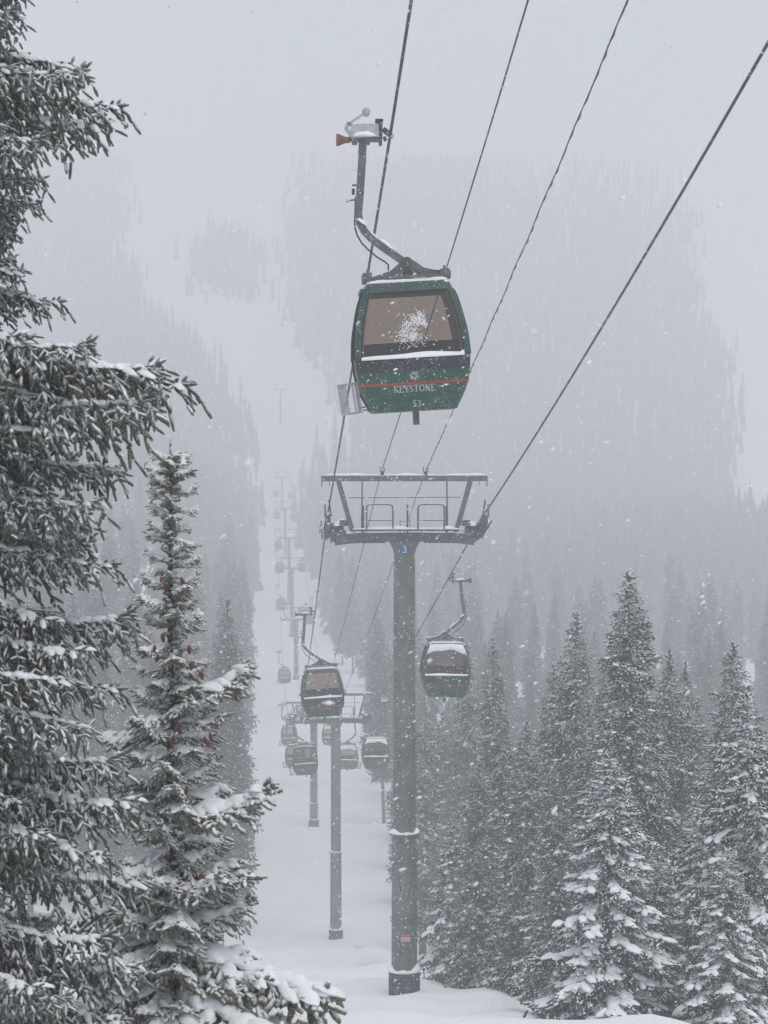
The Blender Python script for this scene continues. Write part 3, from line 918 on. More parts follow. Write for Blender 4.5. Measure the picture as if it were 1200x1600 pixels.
    for yy in (-.26, .26):
        for xx, w in ((-.150, .035), (-.098, .038), (-.045, .016), (.075, .014), (.145, .045)):
            MB().box((xx, yy, -.02), (w, .02, .48)).build('rack_slat', M['rack'], rack, xf=RX)
    for yy in (-.12, .12):
        MB().box((-.165, yy, -.02), (.02, .05, .48)).build('rack_slat', M['rack'], rack, xf=RX)
    m = MB()
    for yy in (-.22, .22):
        m.bar((.15, yy, -.20), (.36, yy, -.185), .022).bar((.15, yy, -.25), (.38, yy, -.235), .022).bar((.16, yy, .19), (.22, yy, .25), .05)
    m.build('rack_arm', M['steel'], root, xf=RX)
    return root

def copy_tree(o, parent=None, skip=()):
    c = o.copy()
    col.objects.link(c)
    c.parent = parent
    for ch in o.children:
        if ch.name.split('.')[0] not in skip:
            copy_tree(ch, c, skip)
    return c

def frost_patch(root, cx, cz, s, seed):
    """feathery snow stuck to the front pane"""
    r = np.random.default_rng(seed)
    m = MB()
    FC = [(0, -.04, .03), (.02, .06, .04), (.10, .16, .035), (.12, .24, .03), (-.07, .12, .03), (-.10, .02, .04), (.03, .20, .03), (.16, .12, .02), (-.14, -.06, .05), (.05, -.08, .05), (0, .05, .13)]
    for k in range(760):
        ox, oz, sg = FC[int(r.integers(len(FC)))]
        bx, bz = cx + (ox + r.normal(0, sg)) * s, cz + (oz + r.normal(0, sg * 1.2)) * s
        a = math.atan2(bx - cx, bz - cz + .25 * s); ln = r.uniform(.006, .034)
        a2 = a + r.normal(0, .5)
        tx, tz = bx + ln * math.sin(a2) * s, bz + ln * math.cos(a2) * s
        w = r.uniform(.003, .009) * s
        nx, nz = math.cos(a2) * w, -math.sin(a2) * w
        mx, mz = (bx * .45 + tx * .55), (bz * .45 + tz * .55)
        y = lambda z: -(cub_d(z) - .022) - .004 - .00002 * k
        pts = [(bx, bz), (mx + nx, mz + nz), (tx, tz), (mx - nx, mz - nz)]
        vs = [(x, y(z), z) for x, z in pts] + [((bx + tx) / 2, y((bz + tz) / 2) - .006, (bz + tz) / 2)]
        m.add(vs, [(0, 1, 4), (1, 2, 4), (2, 3, 4), (3, 0, 4)])
    tag(m.build('frost_patch', M['snow'], root, xf=BX), kind='stuff')

proto = make_cabin()
def drift_mesh():
    m = MB(); vs, fs, K, J = [], [], 20, 6
    for i in range(K + 1):
        t = -1 + 2 * i / K
        low = .86 - .20 * abs(t) ** 2.5 - .03 * math.sin(t * 6)
        for j in range(J + 1):
            z = 1.13 + (low - 1.13) * j / J
            hw = cub(min(z, 1.1)) - .06
            th = .05 * math.sin(math.pi * min(1, (j + 1.2) / (J + 1.2))) + .006
            vs.append((t * hw, -cub_d(min(z, 1.1)) - th + (.10 if j == 0 else 0), z))
    for i in range(K):
        for j in range(J):
            a = i * (J + 1) + j
            fs.append((a, a + 1, a + J + 2, a + J + 1))
    m.add(vs, fs)
    o = m.build('window_snow', M['snow'], None, True, xf=BX)
    me = o.data
    bpy.data.objects.remove(o)
    return me
DRIFT = drift_mesh()
def place_cabin(y, side, label, skip=(), first=False):
    o = proto if first else copy_tree(proto, None, skip)
    o.location = (line_x(y) + side * GAUGE / 2, y, rope_z(y))
    o.rotation_euler = (0, 0, YAW)
    if side > 0:
        o.scale = (-1, 1, 1)
        o.rotation_euler = (0, math.radians(-3.0), YAW)
        mesh_obj('window_snow', DRIFT, o)
    tag(o, label, 'gondola cabin', 'green gondola cabins on the lift')
    return o
FAR = ('lettering', 'emblem', 'door_release', 'door_cable', 'arm_snow', 'rack_arm', 'frost_patch', 'number', 'door_edge')
LEFT = [(109, 'green cabin in mid distance left of the tower post, under the sloping left rope'),
        (184, 'green cabin at the lower left, in front of a second overlapping cabin'),
        (227, 'cabin half hidden behind the lower left cabin, its rack sticking out'),
        (277, 'hazy cabin by the end of the third tower crossarm, above the overlapping pair'),
        (360, 'small pale cabin alone over the piste left of the fourth tower post'),
        (450, 'pale cabin touching the left end of the fourth tower crossarm'),
        (512, 'pale cabin hanging left of the fifth tower'),
        (578, 'faint cabin left of the sixth tower in the row'),
        (700, 'faint cabin left of the seventh tower in the row'),
        (800, 'very faint cabin left of the topmost clear tower')]
RIGHT = [(97, 'green cabin right of the big tower post, snow on its roof'),
         (168, 'green cabin low between the second tower and the big tower post'),
         (222, 'smaller hazy cabin just right of the second tower post'),
         (278, 'hazy cabin hidden behind the second tower post below its crossarm'),
         (432, 'pale cabin behind the grip of the mid distance cabin'),
         (515, 'pale cabin right of the fifth tower'),
         (588, 'faint cabin right of the sixth tower in the row'),
         (698, 'faint cabin right of the seventh tower in the row'),
         (795, 'very faint cabin right of the topmost clear tower')]
for y, lab in LEFT:
    place_cabin(y, -1, lab, FAR if y > 150 else ('lettering', 'emblem'))
for y, lab in RIGHT:
    place_cabin(y, 1, lab, FAR if y > 150 else ('lettering', 'emblem'))
place_cabin(41.0, -1, 'large green gondola cabin nearest the camera, with lettering and frost on its window', (), True)
write('53', .03, -1.0, .11, .08).build('number', M['letter'], proto, xf=BX)
frost_patch(proto, .02, .22, 1.25, 4)

# ------------------------------------------------------------------ spruce foliage
def shoots_geo(P, D, L, R, r, sides=5, rings=((0., .75), (.45, 1.), (.85, .8)), needles=0, bend=0.0):
    n = len(P)
    D = D / np.linalg.norm(D, axis=1, keepdims=True)
    ref = r.normal(size=(n, 3))
    U = np.cross(D, ref); U /= np.linalg.norm(U, axis=1, keepdims=True) + 1e-9
    W = np.cross(D, U)
    k = len(rings)
    V = np.zeros((n, k * sides + 1, 3))
    for i, (t, q) in enumerate(rings):
        for s in range(sides):
            a = 2 * math.pi * (s + .5 * (i % 2)) / sides
            rad = R * q * r.uniform(.8, 1.2, n)
            V[:, i * sides + s] = P + D * (L * t)[:, None] + (U * math.cos(a) + W * math.sin(a)) * rad[:, None]
            V[:, i * sides + s, 2] -= bend * L * t * t
    V[:, -1] = P + D * L[:, None]
    V[:, -1, 2] -= bend * L
    T = []
    for i in range(k - 1):
        for s in range(sides):
            s2 = (s + 1) % sides
            a, b, c, d = i * sides + s, i * sides + s2, (i + 1) * sides + s2, (i + 1) * sides + s
            T += [(a, b, c), (a, c, d)]
    for s in range(sides):
        T.append(((k - 1) * sides + s, (k - 1) * sides + (s + 1) % sides, k * sides))
    T = np.array(T)
    nv = k * sides + 1
    TT = (T[None] + (np.arange(n) * nv)[:, None, None]).reshape(-1, 3)
    geo = [(V.reshape(-1, 3), TT)]
    if needles:
        m = n * needles
        idx = np.repeat(np.arange(n), needles)
        t = r.uniform(.1, 1.0, m); a = r.uniform(0, 6.283, m)
        O = U[idx] * np.cos(a)[:, None] + W[idx] * np.sin(a)[:, None]
        S = np.cross(D[idx], O)
        B = P[idx] + D[idx] * (L[idx] * t)[:, None] + O * (R[idx] * .6)[:, None]
        B[:, 2] -= bend * L[idx] * t * t
        nl = R[idx] * r.uniform(.7, 1.2, m)
        tip = B + (O * .8 + D[idx] * .75) * nl[:, None]
        w = (R[idx] * .13)[:, None]
        NV = np.stack([B - S * w, B + S * w, tip], 1).reshape(-1, 3)
        geo.append((NV, np.arange(m * 3).reshape(-1, 3)))
    return cat_geo(geo)

def tube_geo(pts, rs, n=6):
    m = MB().tube(pts, list(rs), n)
    V = np.array(m.v); T = []
    for f in m.f:
        for i in range(1, len(f) - 1):
            T.append((f[0], f[i], f[i + 1]))
    return V, np.array(T)

def branch_skel(r, L, sec_sp, sh_sp, sh_len, sh_r, lat=.34, p0=-.12, sag=.34, up=.22, droop=.35, start=.14, hang=.3, jit=.12):
    """main axis along +x; returns shoots, wood curves and spots for snow"""
    def axis(t):
        return np.array([L * t, .03 * L * math.sin(t * 5 + ph), L * (p0 * t - sag * t * t + up * t ** 4)])
    ph = r.uniform(0, 6)
    P, D, LL, RR, wood, spots = [], [], [], [], [], []
    ts = np.linspace(0, 1, 9)
    wood.append(([tuple(axis(t)) for t in ts], [max(.004, .011 * L * (1 - .85 * t)) for t in ts]))
    x = start * L
    side = 1
    while x < L:
        t = x / L
        a = axis(t); d = axis(min(1, t + .03)) - axis(max(0, t - .03)); d /= np.linalg.norm(d)
        ls = (lat * L * (1 - t) ** .75 * min(1, (t / .3) ** .7) + 2.2 * sh_len * .6) * r.uniform(.65, 1.2)
        lat_v = np.array([-d[1], d[0], 0]) * side
        sd = d * r.uniform(.55, .85) + lat_v * r.uniform(.6, .9) + np.array([0, 0, r.normal(-.12, .12)])
        sd /= np.linalg.norm(sd)
        ns = max(1, int(ls / sh_sp))
        cur = []
        for j in range(ns + 1):
            u = j / max(1, ns)
            p = a + sd * (ls * u) + np.array([0, 0, -droop * ls * u * u])
            cur.append(tuple(p))
            dd = sd + np.array([0, 0, -2 * droop * u]); dd /= np.linalg.norm(dd)
            if j == ns:
                P.append(p); D.append(dd + np.array([0, 0, .15])); LL.append(sh_len * r.uniform(.9, 1.3)); RR.append(sh_r * r.uniform(.85, 1.1))
                continue
            lv = np.array([-dd[1], dd[0], 0])
            for q in (-1, 1):
                if r.random() < .93:
                    P.append(p); LL.append(sh_len * r.uniform(.7, 1.25) * (1 - .2 * u)); RR.append(sh_r * r.uniform(.8, 1.15))
                    D.append(dd * .75 + lv * q * r.uniform(.35, .8) + np.array([0, 0, r.normal(-hang * .6, .35)]))
            if r.random() < hang:
                P.append(p); LL.append(sh_len * r.uniform(.9, 1.6)); RR.append(sh_r * r.uniform(.8, 1.0))
                D.append(dd * .35 + np.array([r.normal(0, .2), r.normal(0, .2), -1.0]))
        if len(cur) > 1:
            wood.append((cur[::max(1, len(cur) // 4)] if len(cur) > 4 else cur, None))
        spots.append((a + sd * (ls * r.uniform(.15, .55)), math.atan2(sd[1], sd[0]), ls))
        # shoots straight along the main axis
        P.append(a); D.append(d * .8 + np.array([r.normal(0, .35), r.normal(0, .35), r.uniform(-.1, .7)])); LL.append(sh_len * r.uniform(.7, 1.2)); RR.append(sh_r)
        side = -side
        x += sec_sp * r.uniform(.35, .65)
    e = axis(1.0); d = e - axis(.95); d /= np.linalg.norm(d)
    for k in range(5):
        P.append(e - d * sh_len * .5 * (k > 0)); D.append(d + np.array([0, r.normal(0, .45), r.normal(.12, .3)]) * (k > 0)); LL.append(sh_len * r.uniform(.9, 1.4)); RR.append(sh_r)
    D = np.array(D)
    D = D / np.linalg.norm(D, axis=1, keepdims=True) + r.normal(0, jit, D.shape)
    return np.array(P), D, np.array(LL) * r.uniform(1 - jit * .8, 1 + jit * .8, len(LL)), np.array(RR), wood, spots, axis

def wood_geo(wood, thin):
    out = []
    for pts, rs in wood:
        if len(pts) < 2: continue
        if rs is None: rs = [thin * (1 - .6 * i / (len(pts) - 1)) for i in range(len(pts))]
        out.append(tube_geo(pts, rs, 5))
    return cat_geo(out)

# --- near branches: prototypes shared by the two foreground trees
def near_branch_proto(seed, L, sec_sp, sh_sp, sh_len, sh_r, mat, npads, padscale, **kw):
    r = np.random.default_rng(seed)
    P, D, LL, RR, wood, spots, axis = branch_skel(r, L, sec_sp, sh_sp, sh_len, sh_r, **kw)
    V, T = shoots_geo(P, D, LL, RR, r, 6, ((0., .85), (.5, 1.05), (.96, .66)), 9, .10)
    wv, wt = wood_geo(wood, .006)
    fol = np_mesh('branch', V, T, mat)
    wd = np_mesh('branch_wood', wv, wt, M['bark'])
    c, dm, yw, sl = [], [], [], []
    for i in range(npads):
        if r.random() < .45:
            t = r.uniform(.25, .9); a = axis(t); b = axis(t + .04)
            c.append(a + np.array([0, 0, sh_r * 1.1])); yw.append(0.0); sl.append((b[2] - a[2]) / (b[0] - a[0]))
            dm.append((r.uniform(.05, .13) * padscale, r.uniform(.035, .07) * padscale, r.uniform(.025, .05) * padscale))
        else:
            p, ang, ls = spots[r.integers(len(spots))]
            c.append(p + np.array([0, 0, sh_r * .9])); yw.append(ang); sl.append(-.25)
            dm.append((r.uniform(.06, .13) * padscale, r.uniform(.03, .05) * padscale, r.uniform(.02, .035) * padscale))
    sv, st = pads(c, dm, yw, sl, seed * 7)
    return fol, wd, np_mesh('branch_snow', sv, st, M['snow'])

def add_branch(root, pro, z, azim, scale, tilt=0.0, roll=0.0, flat=1.0):
    fol, wd, sn = pro
    o = mesh_obj('branch', fol, root)
    o.matrix_local = Matrix.Translation((0, 0, z)) @ Matrix.Rotation(math.radians(azim), 4, 'Z') @ Matrix.Rotation(math.radians(-tilt), 4, 'Y') @ Matrix.Rotation(math.radians(roll), 4, 'X') @ Matrix.Scale(scale, 4)
    mesh_obj('branch_wood', wd, o)
    tag(mesh_obj('branch_snow', sn, o), kind='stuff')
    return o

def trunk_mesh(H, r0, r1, mat, seed, n=10, lean=0.01):
    r = np.random.default_rng(seed)
    pts, rs = [], []
    k = 14
    for i in range(k + 1):
        t = i / k
        pts.append((lean * H * math.sin(t * 3 + seed), lean * H * math.sin(t * 2.2 + seed * 2) - 0, -.4 + (H + .4) * t))
        rs.append(r0 * (1 - t) ** .9 + r1)
    pts[0] = (pts[0][0], pts[0][1], -.4)
    V, T = tube_geo(pts, rs, n)
    return np_mesh('trunk', V, T, mat)

def build_near_trees():
    pr = [near_branch_proto(100 + i, 1.9, .098, .043, .076, .0118, M['near_needles'], 46, .62, lat=lt, sag=sg, up=up, hang=.42, droop=.6, jit=.34)
          for i, (lt, sg, up) in enumerate([(.30, .40, .28), (.25, .30, .16), (.33, .46, .36), (.28, .22, .12)])]
    # big tree whose trunk stands just outside the left edge
    D0 = 13.0
    tx = -2.95
    zb = gz(tx, D0)
    t = empty('spruce_tree', (tx, D0, zb))
    tag(t, 'big dark snow dusted spruce filling the left edge, top out of frame', 'tree')
    H = 10.5
    mesh_obj('trunk', trunk_mesh(H, .15, .02, M['bark'], 3), t)
    r = np.random.default_rng(21)
    s = FOCAL_PX / D0
    def Z(py): return (700 - py) / s - zb
    # branches one can point at: tip pixel row, reach in metres, azimuth
    main = [(-30, 1.0, 8, 0, 2), (40, 1.02, -12, 0, 0), (95, 1.25, 8, 2, 3), (130, 1.38, -6, 4, 2), (165, 1.50, 4, 3, 1), (200, 1.42, -3, 0, 0), (235, 1.30, -18, -8, 2), (285, 1.12, 12, -6, 0), (430, .98, -6, 4, 3), (470, 1.18, 6, 2, 1), (545, 1.45, -10, 0, 2),
            (602, 1.86, 0, 2, 1), (578, 1.68, 7, 5, 0), (628, 1.74, -6, 3, 2), (640, 1.7, 10, -4, 0), (585, 1.75, -14, 3, 3), (735, 1.62, 2, 7, 3), (790, 1.58, -8, 0, 0), (850, 1.5, 10, -3, 2), (885, 1.62, -3, 4, 1), (960, 1.70, 6, 2, 2), (1010, 1.5, -14, 0, 0),
            (1080, 1.64, 3, 0, 1), (1130, 1.55, -10, 3, 3), (1190, 1.66, 8, -2, 2), (1250, 1.72, -2, 2, 0), (1330, 1.62, -12, 0, 1), (1390, 1.75, 5, 3, 3), (1450, 1.65, -6, 0, 2), (1520, 1.72, 3, 0, 0), (1590, 1.7, -9, 0, 1), (1650, 1.8, 4, 2, 2)]
    for py, L, azm, tl, k in main:
        sc = L / 1.9
        if py > 690: L *= .92; sc *= .92
        drop = (-.12 - [.40, .30, .46, .22][k] + [.28, .16, .36, .12][k]) * L
        add_branch(t, pr[k], Z(py) - drop - L * math.sin(math.radians(tl)), azm, sc, tl, r.uniform(-26, 26))
    # the rest of the whorls
    for i in range(96):
        py = r.uniform(-160, 1750)
        azm = r.uniform(-100, 75)
        up_ = py < 480
        L = (r.uniform(.85, 1.12) if up_ else r.uniform(.95, 1.34))
        if 325 < py < 400: L *= .85
        if py < 290: L *= 1.12
        k = int(r.integers(4))
        add_branch(t, pr[k], Z(py) + .3 * L, azm, L / 1.9, r.uniform(-12, 10), r.uniform(-38, 38))
    for i in range(34):
        py = r.uniform(-80, 720) if i < 26 else r.uniform(310, 420)
        L = r.uniform(.92, 1.08) if i < 26 else r.uniform(.90, .99)
        add_branch(t, pr[int(r.integers(4))], Z(py) + .3 * L, r.uniform(-35, 35), L / 1.9, r.uniform(-14, 10), r.uniform(-40, 40))
    for i in range(30):
        L = r.uniform(1.05, 1.36)
        add_branch(t, pr[int(r.integers(4))], Z(r.uniform(640, 1700)) + .3 * L, r.uniform(-45, 40), L / 1.9, r.uniform(-14, 10), r.uniform(-40, 40))
    # young spruce beside it, cones in its crown
    pr2 = [near_branch_proto(200 + i, .62, .064, .037, .060, .0165, M['young_needles'], 18, 1.05, jit=.25, lat=.42, p0=.02, sag=sg, up=.30, droop=.25, start=.08, hang=.2)
           for i, sg in enumerate((.20, .34, .10, .42))]
    pr3 = near_branch_proto(230, .75, .075, .042, .07, .0175, M['young_needles'], 34, 1.05, jit=.25, lat=.5, p0=-.05, sag=.3, up=.2, droop=.35, start=.05, hang=.3)
    D1 = 15.0
    s = FOCAL_PX / D1
    tx = (268 - 600) / s
    zb = gz(tx, D1)
    H = (700 - 712) / s - zb
    t = empty('young_spruce', (tx, D1, zb))
    tag(t, 'slim young spruce with reddish cones and a bare leader at the left', 'tree')
    mesh_obj('trunk', trunk_mesh(H + .10, .04, .008, M['bark'], 9, 8, .002), t)
    n = 420
    zz = H * (1 - .78 * r.random(n) ** 1.2)
    aa = r.uniform(0, 6.28, n)
    P = np.stack([np.cos(aa) * .012, np.sin(aa) * .012, zz], 1)
    Dv = np.stack([np.cos(aa) * .8, np.sin(aa) * .8, r.uniform(.1, .9, n)], 1)
    V, T = shoots_geo(P, Dv, r.uniform(.04, .08, n), np.full(n, .0145), r, 6, ((0., .8), (.35, 1.), (.75, 1.0), (.97, .62)), 10, .1)
    mesh_obj('stem_shoots', np_mesh('stem_shoots', V, T, M['young_needles']), t)
    def Z(py): return (700 - py) / s - zb
    py = 716
    azm = 0
    while py < 1720:
        f = (py - 716) / 900
        L = .08 + .44 * f
        azm = (azm + 137.5 + r.uniform(-25, 25)) % 360
        L *= r.uniform(.75, 1.2)
        k = int(r.integers(4))
        add_branch(t, pr2[k], Z(py), azm, max(.26, L / .62), r.uniform(0, 25) * (1 - f) + r.uniform(-8, 10), r.uniform(-20, 20))
        py += r.uniform(3, 10) * (1 + .2 * (1 - f))
    for py, L, azm, tl, k in ((1085, .50, -4, 16, 0), (1265, .62, -8, 4, 2), (1130, .42, 178, -8, 1), (1345, .50, -20, 0, 3), (1500, .6, -15, -6, 1), (1255, .36, 168, -5, 0)):
        add_branch(t, pr2[k], Z(py) - .02, azm, L / .62, tl, 0)
    for py, L, azm, tl in ((1490, 1.00, -6, -8), (1560, 1.0, -38, -4), (1590, .95, 15, -4), (1570, .8, -100, -6), (1400, .62, 172, -8), (1540, .75, 190, -8)):
        add_branch(t, pr3, Z(py) + .05, azm, L / .75, tl, 0)
    cone = MB()
    cone_prof = [(.004, 0)] + [(.011 * math.sin(math.pi * (k + .6) / 8.2) + (.0025 if k % 2 else 0), -.052 * k / 7) for k in range(8)]
    cm = cone.lathe(cone_prof, 8)
    cme = cm.build('cone', M['cone'], t, True)
    spots = [(257, 895), (262, 910), (285, 900), (284, 942), (256, 987), (244, 1005), (249, 1018), (297, 1005), (284, 1020), (302, 1030), (316, 1045), (282, 1128), (322, 1146), (330, 1140), (296, 1222), (310, 1270), (270, 1150), (318, 1355)]
    for i, (px, py) in enumerate(spots):
        o = cme if i == 0 else mesh_obj('cone', cme.data, t)
        f = (py - 716) / 900
        o.location = ((px - 268) / s, -(.07 + .22 * f), Z(py))
        o.rotation_euler = (r.uniform(-.3, .3), r.uniform(-.3, .3), 0)
        o.scale = (1.15,) * 3
build_near_trees()

# --- whole trees for the middle distance
def crown_geo(seed, H, R, nb, br, start=.1, power=.68, flat=.12):
    r = np.random.default_rng(seed)
    parts, snow = [], []
    az = 0
    for i in range(nb):
        u = (i + r.random()) / nb
        h = start + (1 - start) * (1 - (1 - u) ** 1.0)
        z = H * h * .985
        L = R * (((1 - h) / (1 - start)) ** power) * r.uniform(.62, 1.15) + .025 * R * 4 * (1 - h) + .12
        L *= min(1, .65 + (h - start) / .12 * .35)
        if r.random() < .06: L *= 1.25
        az += 2.4 + r.normal(0, .5)
        half = len(br) // 2
        V, T, SV, ST, L0 = br[int(r.integers(half)) + (0 if L > .8 else half)]
        sc = L / L0
        tilt = math.radians(r.uniform(-6, 6) + 30 * max(0, h - .75) / .25)
        def xf(Q):
            Q = Q * np.array([sc, sc * r_w, sc])
            ct, st_ = math.cos(tilt), math.sin(tilt)
            x = Q[:, 0] * ct - Q[:, 2] * st_; zz = Q[:, 0] * st_ + Q[:, 2] * ct
            ca, sa = math.cos(az), math.sin(az)
            return np.stack([x * ca - Q[:, 1] * sa, x * sa + Q[:, 1] * ca, zz + z], 1)
        r_w = min(1.6, max(.8, (1.0 / sc) ** .5))
        parts.append((xf(V), T))
        if len(SV): snow.append((xf(SV), ST))
    # pointed leader
    n = 26
    P = np.stack([r.normal(0, .02, n), r.normal(0, .02, n), H * r.uniform(.95, 1.0, n)], 1)
    D = np.stack([r.normal(0, .5, n), r.normal(0, .5, n), r.uniform(.3, 1.0, n)], 1)
    parts.append(shoots_geo(P, D, np.full(n, .02 * H), np.full(n, .0028 * H), r, 5, ((0., .8), (.6, .9))))
    return cat_geo(parts), (cat_geo(snow) if snow else None)

def branch_set(seed, n, L0, sec_sp, sh_sp, sh_len, sh_r, sides, rings, npads, padscale, psub=1, **kw):
    out = []
    for i in range(n):
        r = np.random.default_rng(seed + i)
        P, D, LL, RR, wood, spots, axis = branch_skel(r, L0, sec_sp, sh_sp, sh_len, sh_r, **kw)
        V, T = shoots_geo(P, D, LL, RR, r, sides, rings)
        c, dm, yw, sl = [], [], [], []
        for j in range(npads):
            t = r.uniform(.35, .95); a = axis(t); b = axis(t + .04)
            if r.random() < .5:
                c.append(a + np.array([0, 0, sh_r])); yw.append(r.normal(0, .3)); sl.append((b[2] - a[2]) / (b[0] - a[0]))
            else:
                p, ang, ls = spots[r.integers(len(spots))]
                c.append(p + np.array([0, 0, sh_r])); yw.append(ang); sl.append(-.3)
            dm.append((r.uniform(.12, .27) * padscale, r.uniform(.08, .15) * padscale, r.uniform(.06, .11) * padscale))
        SV, ST = pads(c, dm, yw, sl, seed * 3 + i, psub) if npads else (np.zeros((0, 3)), np.zeros((0, 3), int))
        out.append((V, T, SV, ST, L0))
    return out

R2 = ((0., .8), (.6, 1.))
bs_mid = branch_set(300, 5, 1.4, .26, .12, .17, .036, 4, R2, 2, .7, 1, lat=.36, hang=.35, droop=.45) + branch_set(320, 5, .6, .17, .10, .14, .034, 4, R2, 1, .5, 1, lat=.45, hang=.3, droop=.35, start=.05)
bs_load = branch_set(340, 5, 1.4, .26, .12, .17, .038, 4, R2, 11, .95, 1, lat=.38, hang=.35, droop=.5, sag=.42) + branch_set(360, 5, .6, .17, .10, .14, .036, 4, R2, 4, .6, 1, lat=.45, hang=.3, droop=.35, start=.05)
bs_far = branch_set(380, 4, 1.4, .45, .28, .34, .07, 4, R2, 0, 1.0, 1, lat=.40, hang=.35, droop=.45) + branch_set(390, 4, .6, .25, .2, .26, .06, 4, R2, 0, 1.0, 1, lat=.45, hang=.3, droop=.35, start=.05)

MID = []
for sd, H, R, nb, bset, mat, bark in ((1, 14, 1.65, 230, bs_mid, 'mid_needles', 'bark'), (2, 14, 1.45, 220, bs_mid, 'mid_needles', 'redbark'), (3, 14, 1.85, 230, bs_mid, 'mid_needles', 'bark'),
                                (4, 9, 1.7, 130, bs_load, 'mid_needles', 'redbark'), (5, 9, 1.5, 125, bs_load, 'mid_needles', 'redbark')):
    (V, T), sn = crown_geo(500 + sd, H, R, nb, bset, .05 if sd != 2 else .14)
    MID.append((H, np_mesh('crown', V, T, M[mat]), np_mesh('snow', sn[0], sn[1], M['snow']) if sn else None, trunk_mesh(H * .97, .018 * H * .8, .012, M[bark], sd, 8, .004)))
FARP = []
for sd, H, R, nb, st in ((1, 17, 1.9, 150, .14), (2, 17, 1.65, 145, .10), (3, 17, 2.1, 150, .18), (4, 17, 1.5, 140, .26)):
    (V, T), sn = crown_geo(600 + sd, H, R, nb, bs_far, st)
    FARP.append((H, np_mesh('crown', V, T, M['far_needles']), None, trunk_mesh(H * .97, .22, .015, M['bark'], sd + 10, 7, .004)))

def plant(pro, x, y, ztop, rz, label, group=None, name='spruce_tree', H=None, wide=1.0):
    H0, cr, sn, tk = pro
    zb = gz(x, y) - .1
    H = (ztop - zb) if H is None else H
    o = empty(name, (x, y, zb), rz)
    k = H / H0
    o.scale = (k ** .6 * wide, k ** .6 * wide * (.9 + .2 * ((x * 7.3 + y * 3.1) % 1)), k)
    o.rotation_euler = (.07 * (((x * 3.7 + y * 1.9) % 1) - .5), .07 * (((x * 5.3 + y * 2.3) % 1) - .5), rz)
    mesh_obj('trunk', tk, o)
    mesh_obj('crown', cr, o)
    if sn is not None:
        tag(mesh_obj('snow', sn, o), kind='stuff')
    tag(o, label, 'tree', group)
    return o

def at_px(px, d):
    return (px - 600) / FOCAL_PX * d

PLANTED = []
def hero(px, py, d, k, label, rz, wide=1.0, protos=None):
    x = at_px(px, d)
    PLANTED.append((x, d))
    plant((protos or MID)[k], x, d, (700 - py) / FOCAL_PX * d, rz, label, None, wide=wide)

hero(998, 897, 70, 0, 'tallest dark spruce at the right, its top standing clear against the haze', .3, 1.05)
hero(888, 962, 86, 1, 'pointed spruce left of the tallest spruce at the right', 1.1)
hero(1140, 1010, 76, 2, 'pointed spruce right of the tallest spruce, near the right edge', 2.0)
hero(1088, 1042, 84, 1, 'slender spruce between the tallest spruce and the right edge one', 2.9)
hero(1050, 1020, 80, 0, 'spruce close behind the right flank of the tallest spruce', 3.8, .8)
hero(787, 1000, 112, 1, 'slim hazy spruce with narrow tip right of the right hand cabin', .5, .8)
hero(955, 1180, 58, 3, 'broad low spruce loaded with thick snow clumps at the lower right', .9, 1.15)
hero(1180, 1085, 60, 4, 'greenish spruce cut by the right edge, loaded with snow clumps', 1.4, 1.1)
hero(822, 1130, 78, 2, 'bushy spruce left of the snow loaded low spruce', 4.0, .9)
hero(742, 1185, 84, 0, 'shorter spruce with outstretched snowy boughs nearest the big tower', 5.0, .9)
hero(880, 1200, 68, 2, 'low bushy spruce between the snow loaded one and its left neighbour', 5.4, .75)
hero(1090, 1250, 64, 3, 'low snow loaded spruce just right of the reddish trunk', 2.2, .95)
hero(660, 1090, 138, 1, 'hazy spruce right behind the big tower post', 2.2, 1.0)
hero(730, 1010, 140, 0, 'hazy spruce behind and below the right hand cabin', 2.7, 1.0)
hero(700, 1275, 92, 4, 'small snow loaded spruce at the stand edge, nearest the tower post', .8, .85)
hero(770, 1330, 84, 3, 'small round spruce at the foot of the stand, left of the low bushy one', 1.9, .9)
hero(845, 1350, 76, 4, 'small snow loaded spruce at the snow bank left of the broad low one', 3.1, .95)
hero(1020, 1330, 61, 4, 'small snowy spruce tucked against the right flank of the broad low one', 4.4, .9)
hero(1140, 1330, 57, 3, 'snow heavy low spruce at the lower right corner', 5.1, .95)
hero(915, 1100, 80, 0, 'dark spruce just left of and behind the broad low snow loaded one', 2.6, .85)
hero(850, 1040, 96, 1, 'thin spruce between the pointed one and the slim hazy one', .7, .9)
hero(770, 1100, 98, 2, 'spruce below and right of the right hand cabin', 5.9, .9)
hero(1195, 1180, 66, 2, 'spruce at the very right edge behind the greenish one', 1.2, .9)
hero(940, 1010, 100, 2, 'spruce half hidden behind the left flank of the tallest spruce', .2, .9)

def scatter(n_try, seed, ylo, yhi, sfun, gap, keep):
    r = np.random.default_rng(seed)
    out = []
    for _ in range(n_try):
        y = ylo + (yhi - ylo) * r.random() ** .8
        s0, s1 = sfun(y)
        if s1 <= s0: continue
        s = r.uniform(s0, s1)
        x = line_x(y) + s
        g = gap(y, s)
        if all((x - a) ** 2 + (y - b) ** 2 > g * g for a, b in PLANTED):
            PLANTED.append((x, y)); out.append((x, y))
            if len(out) >= keep: break
    return out

rr = np.random.default_rng(77)
